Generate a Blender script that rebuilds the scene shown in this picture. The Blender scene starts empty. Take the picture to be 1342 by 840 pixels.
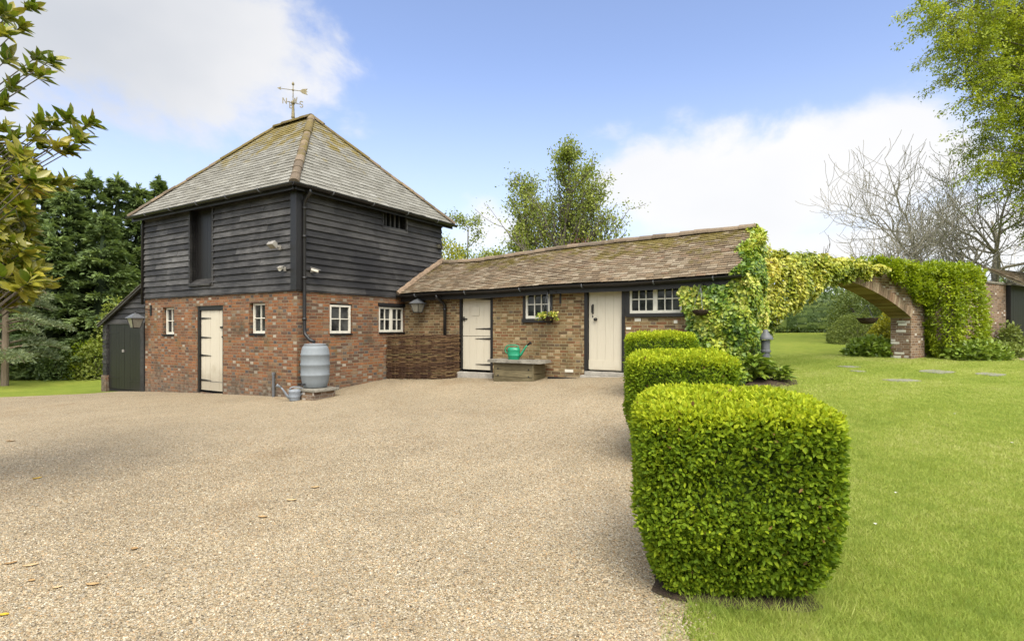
import bpy, math, random
import numpy as np
from mathutils import Vector, Matrix
R = math.radians
random.seed(7)
rng = np.random.default_rng(11)
scene = bpy.context.scene
col = scene.collection

# ---------------------------------------------------------------- camera, sky, sun, exposure
F_PX, CX, CY, EYE = 708.0, 671.0, 430.0, 1.56
cam_d = bpy.data.cameras.new('camera'); cam = bpy.data.objects.new('camera', cam_d); col.objects.link(cam)
cam.location = (0, 0, EYE); cam.rotation_euler = (R(90), 0, 0)
cam_d.sensor_width = 36.0; cam_d.lens = F_PX/1342*36.0
cam_d.shift_y = (CY-420)/1342
cam_d.clip_start = 0.05; cam_d.clip_end = 3000
scene.camera = cam

SUN_EL, SUN_AZ = R(52), R(170)          # azimuth measured clockwise from +Y: behind the camera, a touch right
sd = Vector((math.sin(SUN_AZ)*math.cos(SUN_EL), math.cos(SUN_AZ)*math.cos(SUN_EL), math.sin(SUN_EL)))
sun_d = bpy.data.lights.new('sun', 'SUN'); sun = bpy.data.objects.new('sun', sun_d); col.objects.link(sun)
sun_d.energy = 1.7; sun_d.angle = R(32); sun_d.color = (1.0, 0.91, 0.77)
sun.rotation_euler = sd.to_track_quat('Z', 'Y').to_euler(); sun.location = (0, -20, 30)

SKY_STRENGTH = 0.15
world = bpy.data.worlds.new('World'); scene.world = world; world.use_nodes = True
def build_world():
    nt = world.node_tree; n = nt.nodes; l = nt.links; n.clear()
    out = n.new('ShaderNodeOutputWorld'); bg = n.new('ShaderNodeBackground'); bg.inputs['Strength'].default_value = SKY_STRENGTH
    l.new(bg.outputs[0], out.inputs['Surface'])
    sky = n.new('ShaderNodeTexSky'); sky.sky_type = 'NISHITA'; sky.sun_disc = False
    sky.sun_elevation = SUN_EL; sky.sun_rotation = SUN_AZ; sky.air_density = 1.0; sky.dust_density = 0.6; sky.ozone_density = 1.6
    tc = n.new('ShaderNodeTexCoord')
    sep = n.new('ShaderNodeSeparateXYZ'); l.new(tc.outputs['Generated'], sep.inputs[0])
    def m(op, a, b=None, c=None, clamp=False):
        q = n.new('ShaderNodeMath'); q.operation = op; q.use_clamp = clamp
        for i, x in enumerate((a, b, c)):
            if x is None: continue
            if isinstance(x, (int, float)): q.inputs[i].default_value = x
            else: l.new(x, q.inputs[i])
        return q.outputs[0]
    az = m('ARCTAN2', sep.outputs[0], sep.outputs[1]); el = m('ARCSINE', sep.outputs[2])
    cxyz = n.new('ShaderNodeCombineXYZ'); l.new(az, cxyz.inputs[0]); l.new(m('MULTIPLY', el, 1.5), cxyz.inputs[1])
    def noise(scale, detail, rough, dist=0.0):
        t = n.new('ShaderNodeTexNoise'); t.inputs['Scale'].default_value = scale; t.inputs['Detail'].default_value = detail
        t.inputs['Roughness'].default_value = rough; t.inputs['Distortion'].default_value = dist
        l.new(cxyz.outputs[0], t.inputs['Vector']); return t.outputs[0]
    n1 = noise(5.5, 8, 0.58, 0.3); n2 = noise(2.6, 4, 0.5); n3 = noise(16, 5, 0.6)
    # cloud banks: azimuth, elevation, half width, half height (radians), strength
    def ang(px, py):
        x = (px-CX)/F_PX; z = (CY-py)/F_PX; d = math.sqrt(x*x+1+z*z)
        return math.atan2(x, 1), math.asin(z/d)
    blobs = []
    for px, py, wx, wy, s in ((230, 55, .28, .17, 1.0), (60, 10, .30, .20, .9), (330, 60, .12, .13, .9), (1010, 240, .36, .12, 1.05), (880, 250, .22, .11, .95), (1160, 200, .20, .11, .9), (795, 172, .07, .035, .6), (1300, 300, .2, .1, .8), (440, 160, .12, .05, .45), (640, 300, .12, .08, .7), (1000, 330, .5, .06, .8), (560, 250, .16, .05, .35), (1070, 160, .16, .04, .55), (1000,40,.3,.02,.22)):
        a0, e0 = ang(px, py); blobs.append((a0, e0, wx, wy, s))
    for a0, e0, wx, wy, s in ((2.4, .55, .7, .45, 1.1), (-2.3, .5, .8, .4, 1.1), (3.1, .85, 1.0, .5, 1.2), (-3.1, .85, 1.0, .5, 1.2), (1.6, .35, .5, .2, 1), (-1.4, .6, .35, .3, .8)):
        blobs.append((a0, e0, wx, wy, s))  # out-of-view cloud banks, added and enlarged for more diffuse light
    zen = n.new('ShaderNodeMapRange'); zen.interpolation_type = 'SMOOTHSTEP'; zen.inputs['From Min'].default_value = .85; zen.inputs['From Max'].default_value = 1.15; zen.inputs['To Max'].default_value = 1.0
    l.new(el, zen.inputs['Value']); tot = zen.outputs[0]  # unseen cloud sheet overhead, added to soften the light
    for a0, e0, wx, wy, s in blobs:
        u = m('MULTIPLY', m('SUBTRACT', az, a0), 1/wx); w = m('MULTIPLY', m('SUBTRACT', el, e0), 1/wy)
        r2 = m('ADD', m('MULTIPLY', u, u), m('MULTIPLY', w, w))
        g = m('MULTIPLY', m('POWER', 2.718, m('MULTIPLY', r2, -1.0)), s)
        tot = g if tot is None else m('MAXIMUM', tot, g)
    dens = m('ADD', tot, m('ADD', m('MULTIPLY', m('SUBTRACT', n1, .5), 1.15), m('MULTIPLY', m('SUBTRACT', n3, .5), .25)))
    mr = n.new('ShaderNodeMapRange'); mr.interpolation_type = 'SMOOTHERSTEP'
    mr.inputs['From Min'].default_value = .34; mr.inputs['From Max'].default_value = .82; mr.inputs['To Max'].default_value = .93
    l.new(dens, mr.inputs['Value'])
    # pale summer haze low in the sky belongs to the sky itself
    hz = n.new('ShaderNodeMapRange'); hz.interpolation_type = 'SMOOTHSTEP'
    hz.inputs['From Min'].default_value = .48; hz.inputs['From Max'].default_value = -.02; hz.inputs['To Min'].default_value = 0.04; hz.inputs['To Max'].default_value = .62
    l.new(el, hz.inputs['Value'])
    # clouds: white tops, greyer thick bellies high on the left
    shade = n.new('ShaderNodeMapRange'); shade.inputs['From Min'].default_value = .38; shade.inputs['From Max'].default_value = .66
    l.new(n2, shade.inputs['Value'])
    ga0, ge0 = ang(120, 40)
    gu = m('MULTIPLY', m('SUBTRACT', az, ga0), 1/.26); gw = m('MULTIPLY', m('SUBTRACT', el, ge0), 1/.18)
    grey = m('POWER', 2.718, m('MULTIPLY', m('ADD', m('MULTIPLY', gu, gu), m('MULTIPLY', gw, gw)), -1.0))
    greyf = m('MULTIPLY', grey, m('ADD', .55, m('MULTIPLY', shade.outputs[0], .45)), clamp=True)
    def mix(fac, a, b, mode='MIX'):
        q = n.new('ShaderNodeMix'); q.data_type = 'RGBA'; q.blend_type = mode
        if isinstance(fac, float): q.inputs[0].default_value = fac
        else: l.new(fac, q.inputs[0])
        for i, x in ((6, a), (7, b)):
            if isinstance(x, tuple): q.inputs[i].default_value = x
            else: l.new(x, q.inputs[i])
        return q.outputs[2]
    k = 0.15/SKY_STRENGTH
    cl = mix(greyf, (3.35*k, 3.3*k, 3.25*k, 1), (1.85*k, 1.93*k, 2.05*k, 1))
    cl2 = mix(m('MULTIPLY', shade.outputs[0], .35), cl, (2.55*k, 2.65*k, 2.8*k, 1))
    tint = mix(1.0, sky.outputs[0], (.90, .82, .87, 1), 'MULTIPLY')
    s2 = mix(hz.outputs[0], tint, (2.72*k, 2.84*k, 3.04*k, 1))
    # cloud brightened towards the sun behind the camera, added for soft broad light
    dt = n.new('ShaderNodeVectorMath'); dt.operation = 'DOT_PRODUCT'; l.new(tc.outputs['Generated'], dt.inputs[0]); dt.inputs[1].default_value = tuple(sd)
    glow = n.new('ShaderNodeMapRange'); glow.interpolation_type = 'SMOOTHSTEP'
    for nm, v in (('From Min', .15), ('From Max', 1.0), ('To Min', 1.0), ('To Max', 4.6)): glow.inputs[nm].default_value = v
    l.new(dt.outputs['Value'], glow.inputs['Value'])
    gc = n.new('ShaderNodeCombineXYZ'); [l.new(glow.outputs[0], gc.inputs[i]) for i in range(3)]
    cl3 = mix(1.0, cl2, gc.outputs[0], 'MULTIPLY')
    fin = mix(mr.outputs[0], s2, cl3)
    l.new(fin, bg.inputs['Color'])
build_world()
scene.view_settings.view_transform = 'Standard'; scene.view_settings.look = 'None'
scene.view_settings.exposure = 1.05; scene.view_settings.gamma = 1.0; scene.view_settings.use_curve_mapping = False
scene.cycles.max_bounces = 6; scene.cycles.diffuse_bounces = 3; scene.cycles.glossy_bounces = 2; scene.cycles.transmission_bounces = 4; scene.cycles.transparent_max_bounces = 4

# ---------------------------------------------------------------- frames: the barn's own axes
TH = 0.542
ex = np.array([math.cos(TH), -math.sin(TH), 0]); ey = np.array([math.sin(TH), math.cos(TH), 0])
C0 = np.array([-4.5407, 11.4, 0.0])
def fw(a, b, z=0.0):                       # barn frame -> world
    return C0 + a*ex + b*ey + np.array([0, 0, z])
W_DIR = np.array([.8666, .499, 0]); W_NRM = np.array([.499, -.8666, 0]); W0 = np.array([5.05, 11.35, 0])   # arch wall line
def ww(s, d, z=0.0):                       # arch wall frame: s along, d back from the front face
    return W0 + s*W_DIR - d*W_NRM + np.array([0, 0, z])
TW = math.atan2(.499, .8666)

# ---------------------------------------------------------------- terrain height
_pts = np.array([(0,-2,0),(0,3,0),(-3,3,-.02),(3,3,.03),(-6,6,-.05),(0,7,.10),(-4.45,11.2,.08),(-7.2,12.8,-.03),(-9.96,14.5,-.16),(-12.1,15.8,-.31),
 (-3.2,13.4,.27),(-.9,13.0,.36),(.6,12.3,.44),(1.9,11.3,.54),(2.4,11.0,.57),(4.5,9.8,.60),(2.5,7,.24),(10.5,14.2,.69),(5.9,12.7,.68),(15,32,1.28),(22,32,1.3),(11,20,.92),
 (-18,20,-.36),(-13,13.7,-.2),(-14,8,-.15),(9,5,.17),(16,14,.74),(17,18,.82),(13,8.5,.38),(-20,32,-.3),(0,32,.85),(45,50,1.45),(-45,50,-.2),(45,0,.2),(-45,0,-.2),(0,-25,-.1),(0,50,1.2)], float)
def _U(r2): return np.where(r2 < 1e-9, 0, r2*np.log(np.maximum(r2, 1e-9)))
_n = len(_pts); _K = _U(((_pts[:, None, :2]-_pts[None, :, :2])**2).sum(-1))+np.eye(_n)*2.0
_A = np.zeros((_n+3, _n+3)); _A[:_n, :_n] = _K; _A[:_n, _n] = 1; _A[:_n, _n+1:] = _pts[:, :2]; _A[_n:, :_n] = _A[:_n, _n:].T
_w = np.linalg.solve(_A, np.r_[_pts[:, 2], 0, 0, 0])
def Hn(x, y):
    x = np.clip(np.asarray(x, float), -45, 45); y = np.clip(np.asarray(y, float), -25, 50)
    sh = x.shape; q = np.stack([x.ravel(), y.ravel()], 1)
    d = _U(((q[:, None, :]-_pts[None, :, :2])**2).sum(-1))
    return (d@_w[:_n]+_w[_n]+q@_w[_n+1:]).reshape(sh)
def H(x, y): return float(Hn(np.array([x]), np.array([y]))[0])
def pix_ground(px, py):                    # where the view ray through a photo pixel meets the terrain
    tx, tz = (px-CX)/F_PX, (CY-py)/F_PX
    d = 3.0
    for _ in range(60): d = d*.5+.5*((H(tx*d, d)-EYE)/tz)
    return tx*d, d, H(tx*d, d)

# ---------------------------------------------------------------- mesh builder
OFF = {}
class MB:
    def __init__(s): s.V = []; s.F = []; s.Rn = []; s.r = None
    def rr(s): return random.random() if s.r is None else s.r
    def face(s, pts, r=None):
        i = len(s.V); s.V += [tuple(p) for p in pts]; s.F.append(tuple(range(i, i+len(pts)))); s.Rn.append(s.rr() if r is None else r)
    def hexa(s, p, r=None):                # 8 points: bottom 4 (ccw), top 4
        i = len(s.V); s.V += [tuple(q) for q in p]; r = s.rr() if r is None else r
        for f in ((3, 2, 1, 0), (4, 5, 6, 7), (0, 1, 5, 4), (1, 2, 6, 5), (2, 3, 7, 6), (3, 0, 4, 7)):
            s.F.append(tuple(i+k for k in f)); s.Rn.append(r)
    def box(s, x0, x1, y0, y1, z0, z1, r=None):
        s.hexa([(x0, y0, z0), (x1, y0, z0), (x1, y1, z0), (x0, y1, z0), (x0, y0, z1), (x1, y0, z1), (x1, y1, z1), (x0, y1, z1)], r)
    def obox(s, c, X, Y, Z, r=None):       # centre and half-axis vectors
        c, X, Y, Z = map(np.asarray, (c, X, Y, Z))
        s.hexa([c-X-Y-Z, c+X-Y-Z, c+X+Y-Z, c-X+Y-Z, c-X-Y+Z, c+X-Y+Z, c+X+Y+Z, c-X+Y+Z], r)
    def bar(s, p, q, w, h, up=(0, 0, 1), r=None):
        p = np.asarray(p, float); q = np.asarray(q, float); d = q-p; L = np.linalg.norm(d); d = d/L
        sx = np.cross(d, up); nn = np.linalg.norm(sx)
        if nn < 1e-6: sx = np.cross(d, (1, 0, 0)); nn = np.linalg.norm(sx)
        sx /= nn; u = np.cross(sx, d)
        s.obox((p+q)/2, d*L/2, sx*w/2, u*h/2, r)
    def tube(s, pts, rad, n=8, r=None, cap=True):
        pts = [np.asarray(p, float) for p in pts]; m = len(pts)
        if np.isscalar(rad): rad = [rad]*m
        r = s.rr() if r is None else r
        base = len(s.V); prev = None
        for k in range(m):
            d = pts[min(k+1, m-1)]-pts[max(k-1, 0)]; d = d/(np.linalg.norm(d)+1e-12)
            if prev is None:
                a = np.cross(d, (0, 0, 1))
                if np.linalg.norm(a) < .05: a = np.cross(d, (1, 0, 0))
            else: a = prev-d*np.dot(prev, d)
            a = a/(np.linalg.norm(a)+1e-12); prev = a; b = np.cross(d, a)
            for j in range(n):
                t = 2*math.pi*j/n; s.V.append(tuple(pts[k]+rad[k]*(math.cos(t)*a+math.sin(t)*b)))
        for k in range(m-1):
            for j in range(n):
                j2 = (j+1) % n; s.F.append((base+k*n+j, base+k*n+j2, base+(k+1)*n+j2, base+(k+1)*n+j)); s.Rn.append(r)
        if cap:
            s.F.append(tuple(base+j for j in reversed(range(n)))); s.Rn.append(r)
            s.F.append(tuple(base+(m-1)*n+j for j in range(n))); s.Rn.append(r)
    def lathe(s, prof, c=(0, 0, 0), n=24, r=None, sx=1.0, sy=1.0):
        base = len(s.V); r = s.rr() if r is None else r
        for rad, z in prof:
            for j in range(n):
                t = 2*math.pi*j/n; s.V.append((c[0]+rad*sx*math.cos(t), c[1]+rad*sy*math.sin(t), c[2]+z))
        for k in range(len(prof)-1):
            for j in range(n):
                j2 = (j+1) % n; s.F.append((base+k*n+j, base+k*n+j2, base+(k+1)*n+j2, base+(k+1)*n+j)); s.Rn.append(r)
    def build(s, name, mat, parent=None, smooth=False, origin=None, frame='b', bevel=0.0):
        V = np.array(s.V, float)
        if parent is not None: off = OFF.get(parent.name, (0, 0, 0))
        else: off = origin if origin is not None else (0, 0, 0)
        V = V-np.array(off)
        me = bpy.data.meshes.new(name); me.from_pydata(V.tolist(), [], s.F); me.update()
        me.materials.append(mat)
        at = me.attributes.new('rnd', 'FLOAT', 'FACE'); at.data.foreach_set('value', np.array(s.Rn, np.float32))
        nf = len(me.polygons); nl = len(me.loops)
        no = np.zeros(nf*3, np.float32); me.polygons.foreach_get('normal', no); no = np.abs(no.reshape(-1, 3))
        lt = np.zeros(nf, np.int32); me.polygons.foreach_get('loop_total', lt)
        li = np.zeros(nl, np.int32); me.loops.foreach_get('vertex_index', li)
        fi = np.repeat(np.arange(nf), lt); P = (V+np.array(off))[li]; ax = no[fi]
        top = (ax[:, 2] > ax[:, 0]) & (ax[:, 2] > ax[:, 1]); fr = ~top & (ax[:, 1] >= ax[:, 0])
        uv = np.where(top[:, None], P[:, :2], np.where(fr[:, None], P[:, [0, 2]], P[:, [1, 2]]))
        lay = me.uv_layers.new(name='UVMap'); lay.data.foreach_set('uv', uv.astype(np.float32).ravel())
        if smooth: me.polygons.foreach_set('use_smooth', np.ones(nf, bool))
        o = bpy.data.objects.new(name, me); col.objects.link(o)
        if parent is not None: o.parent = parent
        elif frame == 'b': o.location = fw(*off); o.rotation_euler = (0, 0, -TH)
        elif frame == 'w': o.location = ww(*off); o.rotation_euler = (0, 0, TW)
        else: o.location = off
        if parent is None: OFF[o.name] = tuple(off)
        else: OFF[o.name] = OFF.get(parent.name, (0, 0, 0))
        if bevel > 0:
            b = o.modifiers.new('bevel', 'BEVEL'); b.width = bevel; b.segments = 2; b.limit_method = 'ANGLE'
        return o
def tag(o, label=None, cat=None, group=None, kind=None):
    if label: o['label'] = label
    if cat: o['category'] = cat
    if group: o['group'] = group
    if kind: o['kind'] = kind
    return o
def thing(name, label, cat, origin=(0, 0, 0), frame='b', group=None):
    o = bpy.data.objects.new(name, None); col.objects.link(o); o.empty_display_size = .3
    if frame == 'b': o.location = fw(*origin); o.rotation_euler = (0, 0, -TH)
    elif frame == 'w': o.location = ww(*origin); o.rotation_euler = (0, 0, TW)
    else: o.location = origin
    OFF[o.name] = tuple(origin)
    return tag(o, label, cat, group)

# ---------------------------------------------------------------- materials
class NT:
    def __init__(s, name):
        s.m = bpy.data.materials.new(name); s.m.use_nodes = True; s.t = s.m.node_tree; s.n = s.t.nodes; s.l = s.t.links
        s.b = s.n['Principled BSDF']; s.out = s.n['Material Output']
    def node(s, k, **kw):
        q = s.n.new(k)
        for a, b in kw.items(): setattr(q, a, b)
        return q
    def set(s, q, name, v):
        if hasattr(v, 'links') or isinstance(v, bpy.types.NodeSocket): s.l.new(v, q.inputs[name])
        else: q.inputs[name].default_value = v
    def math(s, op, a, b=None, c=None, clamp=False):
        q = s.node('ShaderNodeMath', operation=op, use_clamp=clamp)
        for i, x in enumerate((a, b, c)):
            if x is not None: s.set(q, i, x)
        return q.outputs[0]
    def mix(s, f, a, b, mode='MIX'):
        q = s.node('ShaderNodeMix', data_type='RGBA', blend_type=mode)
        s.set(q, 0, f)
        for i, x in ((6, a), (7, b)): s.set(q, i, (x+(1,)) if isinstance(x, tuple) and len(x) == 3 else x)
        return q.outputs[2]
    def ramp(s, f, stops, interp='LINEAR'):
        q = s.node('ShaderNodeValToRGB'); cr = q.color_ramp; cr.interpolation = interp
        while len(cr.elements) < len(stops): cr.elements.new(.5)
        for e, (p, c) in zip(cr.elements, stops): e.position = p; e.color = tuple(c)+(1,)
        s.l.new(f, q.inputs[0]); return q.outputs[0]
    def attr(s, name='rnd'):
        q = s.node('ShaderNodeAttribute'); q.attribute_name = name; return q.outputs['Fac']
    def coord(s, k='Object'): return s.node('ShaderNodeTexCoord').outputs[k]
    def scale(s, v, sc):
        q = s.node('ShaderNodeMapping'); s.l.new(v, q.inputs[0]); q.inputs['Scale'].default_value = sc; return q.outputs[0]
    def noise(s, v, scale, detail=4, rough=.55, dist=0.0):
        q = s.node('ShaderNodeTexNoise'); s.l.new(v, q.inputs['Vector'])
        q.inputs['Scale'].default_value = scale; q.inputs['Detail'].default_value = detail; q.inputs['Roughness'].default_value = rough; q.inputs['Distortion'].default_value = dist
        return q.outputs[0]
    def mr(s, v, a, b, c=0.0, d=1.0, smooth=True):
        q = s.node('ShaderNodeMapRange'); q.interpolation_type = 'SMOOTHSTEP' if smooth else 'LINEAR'
        s.l.new(v, q.inputs[0])
        for i, x in zip(('From Min', 'From Max', 'To Min', 'To Max'), (a, b, c, d)): q.inputs[i].default_value = x
        return q.outputs[0]
    def bump(s, h, strength=.5, dist=.01):
        q = s.node('ShaderNodeBump'); q.inputs['Strength'].default_value = strength; q.inputs['Distance'].default_value = dist
        s.l.new(h, q.inputs['Height']); s.l.new(q.outputs[0], s.b.inputs['Normal'])
    def base(s, c, rough=.7, spec=.3):
        s.set(s.b, 'Base Color', (c+(1,)) if isinstance(c, tuple) and len(c) == 3 else c)
        s.set(s.b, 'Roughness', rough); s.b.inputs['Specular IOR Level'].default_value = spec
def simple(name, c, rough=.6, spec=.4, var=.15, scale=8, metal=0.0, bump=0.0):
    t = NT(name); v = t.coord(); f = t.noise(v, scale, 6, .65); f2 = t.noise(v, scale*6, 4, .6)
    hi = tuple(min(1, x*(1+var)) for x in c); lo = tuple(x*(1-var*1.4) for x in c)
    cc = t.ramp(t.math('ADD', t.math('MULTIPLY', f, .7), t.math('MULTIPLY', f2, .3)), [(.3, lo), (.7, hi)])
    t.base(cc, rough, spec); t.b.inputs['Metallic'].default_value = metal
    if bump: t.bump(f2, bump, .01)
    return t.m
def brick_mat(name, stretch, header, mortar, green=.25, h=.068, per=.335, stain=(.05, .045, .03), stain_amt=.55, hdr_prob=.45):
    t = NT(name); uv0 = t.coord('UV')
    wob = t.node('ShaderNodeTexNoise'); t.l.new(uv0, wob.inputs['Vector']); wob.inputs['Scale'].default_value = 7; wob.inputs['Detail'].default_value = 3
    vm = t.node('ShaderNodeVectorMath', operation='MULTIPLY_ADD'); t.l.new(wob.outputs['Color'], vm.inputs[0]); vm.inputs[1].default_value = (.02, .014, 0); t.l.new(uv0, vm.inputs[2])
    sp = t.node('ShaderNodeSeparateXYZ'); t.l.new(vm.outputs[0], sp.inputs[0])
    vv = t.math('DIVIDE', sp.outputs[1], h); row = t.math('FLOOR', vv); vf = t.math('FRACT', vv)
    odd = t.math('FLOORED_MODULO', row, 2.0)
    uu = t.math('ADD', t.math('DIVIDE', sp.outputs[0], per), t.math('MULTIPLY', odd, .5))
    uu = t.math('ADD', uu, t.math('MULTIPLY', t.math('SINE', t.math('MULTIPLY', row, 12.9)), .07))
    idp = t.math('FLOOR', uu); f = t.math('FRACT', uu); hd = t.math('GREATER_THAN', f, .66)
    dh = t.math('MINIMUM', t.math('MINIMUM', f, t.math('SUBTRACT', 1.0, f)), t.math('ABSOLUTE', t.math('SUBTRACT', f, .66)))
    dv = t.math('MINIMUM', vf, t.math('SUBTRACT', 1.0, vf))
    d = t.math('MINIMUM', t.math('MULTIPLY', dh, per), t.math('MULTIPLY', dv, h))
    mk = t.mr(d, .0035, .0085)
    cb = t.node('ShaderNodeCombineXYZ'); t.l.new(t.math('ADD', t.math('MULTIPLY', idp, 2.0), hd), cb.inputs[0]); t.l.new(row, cb.inputs[1])
    wn = t.node('ShaderNodeTexWhiteNoise', noise_dimensions='2D'); t.l.new(cb.outputs[0], wn.inputs['Vector'])
    sc = t.node('ShaderNodeSeparateColor'); t.l.new(wn.outputs['Color'], sc.inputs[0])
    k = len(stretch); cs = t.ramp(sc.outputs[0], [(i/k, c) for i, c in enumerate(stretch)], 'CONSTANT')
    k = len(header); ch = t.ramp(sc.outputs[1], [(i/k, c) for i, c in enumerate(header)], 'CONSTANT')
    usehd = t.math('MULTIPLY', hd, t.math('LESS_THAN', sc.outputs[2], hdr_prob))
    bc = t.mix(usehd, cs, ch)
    big = t.noise(uv0, 1.1, 5, .6); fine = t.noise(uv0, 60, 4, .7); mid = t.noise(uv0, 9, 4, .6)
    bc = t.mix(1.0, bc, t.ramp(fine, [(.25, (.72, .72, .72)), (.75, (1.25, 1.22, 1.18))]), 'MULTIPLY')
    bc = t.mix(1.0, bc, t.ramp(mid, [(.3, (.78, .76, .74)), (.7, (1.15, 1.15, 1.15))]), 'MULTIPLY')
    mc = t.mix(t.mr(mid, .35, .7), mortar, tuple(x*.55 for x in mortar))
    c = t.mix(mk, mc, bc)
    c = t.mix(t.math('MULTIPLY', t.mr(big, .52, .72), stain_amt), c, stain)
    g = t.math('MULTIPLY', t.mr(t.noise(t.scale(uv0, (1.3, .8, 1)), 1.7, 5, .65), .54, .74), green)
    c = t.mix(g, c, (.085, .078, .03))
    foot = t.mr(t.math('ADD', sp.outputs[1], t.math('MULTIPLY', t.math('SUBTRACT', big, .5), -1.6)), -.15, .62, .6, 0)
    c = t.mix(foot, c, t.mix(t.mr(mid, .4, .65), (.075, .06, .045), (.17, .15, .115)))
    c = t.mix(t.mr(t.noise(t.scale(uv0, (3.2, .7, 1)), 2.2, 5, .6), .56, .72, 0, .4), c, (.06, .05, .04))
    t.base(c, .9, .15)
    hh = t.math('ADD', t.math('MULTIPLY', mk, .8), t.math('MULTIPLY', fine, .35)); t.bump(hh, .8, .008)
    return t.m
def board_mat(name, dark, light, amt=1.0, rough=.62):
    t = NT(name); uv = t.coord('UV'); r = t.attr()
    st = t.noise(t.scale(uv, (1.2, 26, 1)), 2.5, 6, .65, .4); lg = t.noise(uv, 1.3, 4, .6); gr = t.noise(t.scale(uv, (6, 120, 1)), 2, 4, .6)
    f = t.math('ADD', t.math('ADD', t.math('MULTIPLY', st, .55), t.math('MULTIPLY', lg, .5)), t.math('MULTIPLY', t.math('SUBTRACT', r, .5), .16))
    c = t.mix(t.mr(f, .38, .78, 0, amt), dark, light)
    c = t.mix(1.0, c, t.ramp(gr, [(.3, (.7, .7, .7)), (.7, (1.2, 1.2, 1.2))]), 'MULTIPLY')
    t.base(c, rough, .35); t.bump(t.math('ADD', gr, t.math('MULTIPLY', st, .6)), .5, .006); return t.m
def tile_mat(name, cols, moss, moss_amt, zlo, zhi, lichen):
    t = NT(name); v = t.coord(); r = t.attr()
    k = len(cols)-1; c = t.ramp(r, [(i/k, x) for i, x in enumerate(cols)])
    fine = t.noise(v, 45, 5, .7); mid = t.noise(v, 6, 5, .65); big = t.noise(v, 1.5, 5, .6)
    c = t.mix(1.0, c, t.ramp(fine, [(.25, (.65, .65, .66)), (.75, (1.3, 1.3, 1.28))]), 'MULTIPLY')
    c = t.mix(t.mr(mid, .56, .72, 0, .55), c, lichen)
    sp = t.node('ShaderNodeSeparateXYZ'); t.l.new(v, sp.inputs[0])
    zz = t.mr(sp.outputs[2], zlo, zhi, 0, 1, False)
    mf = t.math('ADD', t.math('ADD', t.math('MULTIPLY', big, .75), t.math('MULTIPLY', mid, .45)), t.math('MULTIPLY', zz, .3))
    c = t.mix(t.math('MULTIPLY', t.mr(mf, .72, .88), moss_amt), c, t.mix(t.mr(fine, .35, .65), moss, tuple(x*.45 for x in moss)))
    t.base(c, .85, .2); t.bump(t.math('ADD', fine, mid), .45, .01); return t.m
def leaf_mat(name, cols, trans=.3, rough=.5, spec=.35, back=None):
    t = NT(name); r = t.attr(); k = len(cols)-1
    c = t.ramp(r, [(i/k, x) for i, x in enumerate(cols)])
    nz = t.noise(t.coord(), 30, 3, .6)
    c = t.mix(1.0, c, t.ramp(nz, [(.3, (.85, .85, .85)), (.7, (1.12, 1.12, 1.1))]), 'MULTIPLY')
    if back:
        g = t.node('ShaderNodeNewGeometry'); c = t.mix(t.math('MULTIPLY', g.outputs['Backfacing'], .42), c, back)
    t.base(c, rough, spec)
    tr = t.node('ShaderNodeBsdfTranslucent'); t.l.new(t.mix(1.0, c, (1.25, 1.2, .7), 'MULTIPLY'), tr.inputs[0])
    ms = t.node('ShaderNodeMixShader'); ms.inputs[0].default_value = trans
    t.l.new(t.b.outputs[0], ms.inputs[1]); t.l.new(tr.outputs[0], ms.inputs[2]); t.l.new(ms.outputs[0], t.out.inputs['Surface'])
    return t.m
def bark_mat(name, a, b, scale=10):
    t = NT(name); v = t.coord(); f = t.noise(t.scale(v, (1, 1, .25)), scale, 6, .65); f2 = t.noise(v, scale*4, 4, .6)
    t.base(t.ramp(t.math('ADD', t.math('MULTIPLY', f, .6), t.math('MULTIPLY', f2, .4)), [(.3, a), (.7, b)]), .9, .15); t.bump(f2, .6, .02); return t.m

M = {}
M['brick_red'] = brick_mat('brick_red', [(.165, .078, .042), (.20, .09, .044), (.14, .07, .041), (.23, .105, .05), (.178, .088, .05), (.105, .061, .042), (.21, .098, .045), (.15, .085, .054), (.19, .125, .075)],
    [(.21, .18, .14), (.31, .275, .22), (.165, .135, .105), (.10, .085, .075), (.24, .135, .075), (.07, .062, .06), (.25, .215, .17)], (.215, .175, .115), green=.55, hdr_prob=.46, stain_amt=.66)
M['brick_brown'] = brick_mat('brick_brown', [(.16, .10, .05), (.19, .12, .058), (.128, .08, .042), (.205, .142, .072), (.165, .108, .055), (.105, .068, .039), (.225, .165, .088), (.168, .086, .044)],
    [(.30, .21, .12), (.19, .13, .08), (.33, .25, .15), (.12, .09, .065), (.26, .16, .09)], (.32, .275, .155), green=.6, hdr_prob=.4)
M['brick_wall'] = brick_mat('brick_wall', [(.17, .105, .065), (.21, .125, .075), (.13, .08, .055), (.20, .135, .09), (.155, .095, .055), (.24, .165, .11)],
    [(.26, .19, .14), (.17, .12, .09), (.48, .44, .39), (.14, .10, .08)], (.36, .31, .24), green=.55, hdr_prob=.5)
M['board'] = board_mat('black_board', (.015, .014, .013), (.135, .129, .12))  # grey weathering streaks, paler for the lit face: sheen put into the colour
M['board_dark'] = board_mat('black_board_dark', (.012, .0112, .0105), (.085, .08, .072), .95)  # darker copy of the boards, the shaded right face put into the colour
M['black'] = simple('black_paint', (.009, .0082, .0075), .45, .45, .3, 12)
M['black_dull'] = simple('black_dull', (.012, .0112, .0105), .75, .25, .4, 9)
M['dark_void'] = simple('dark_inside', (.008, .008, .008), .9, .05, .2, 5)
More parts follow.
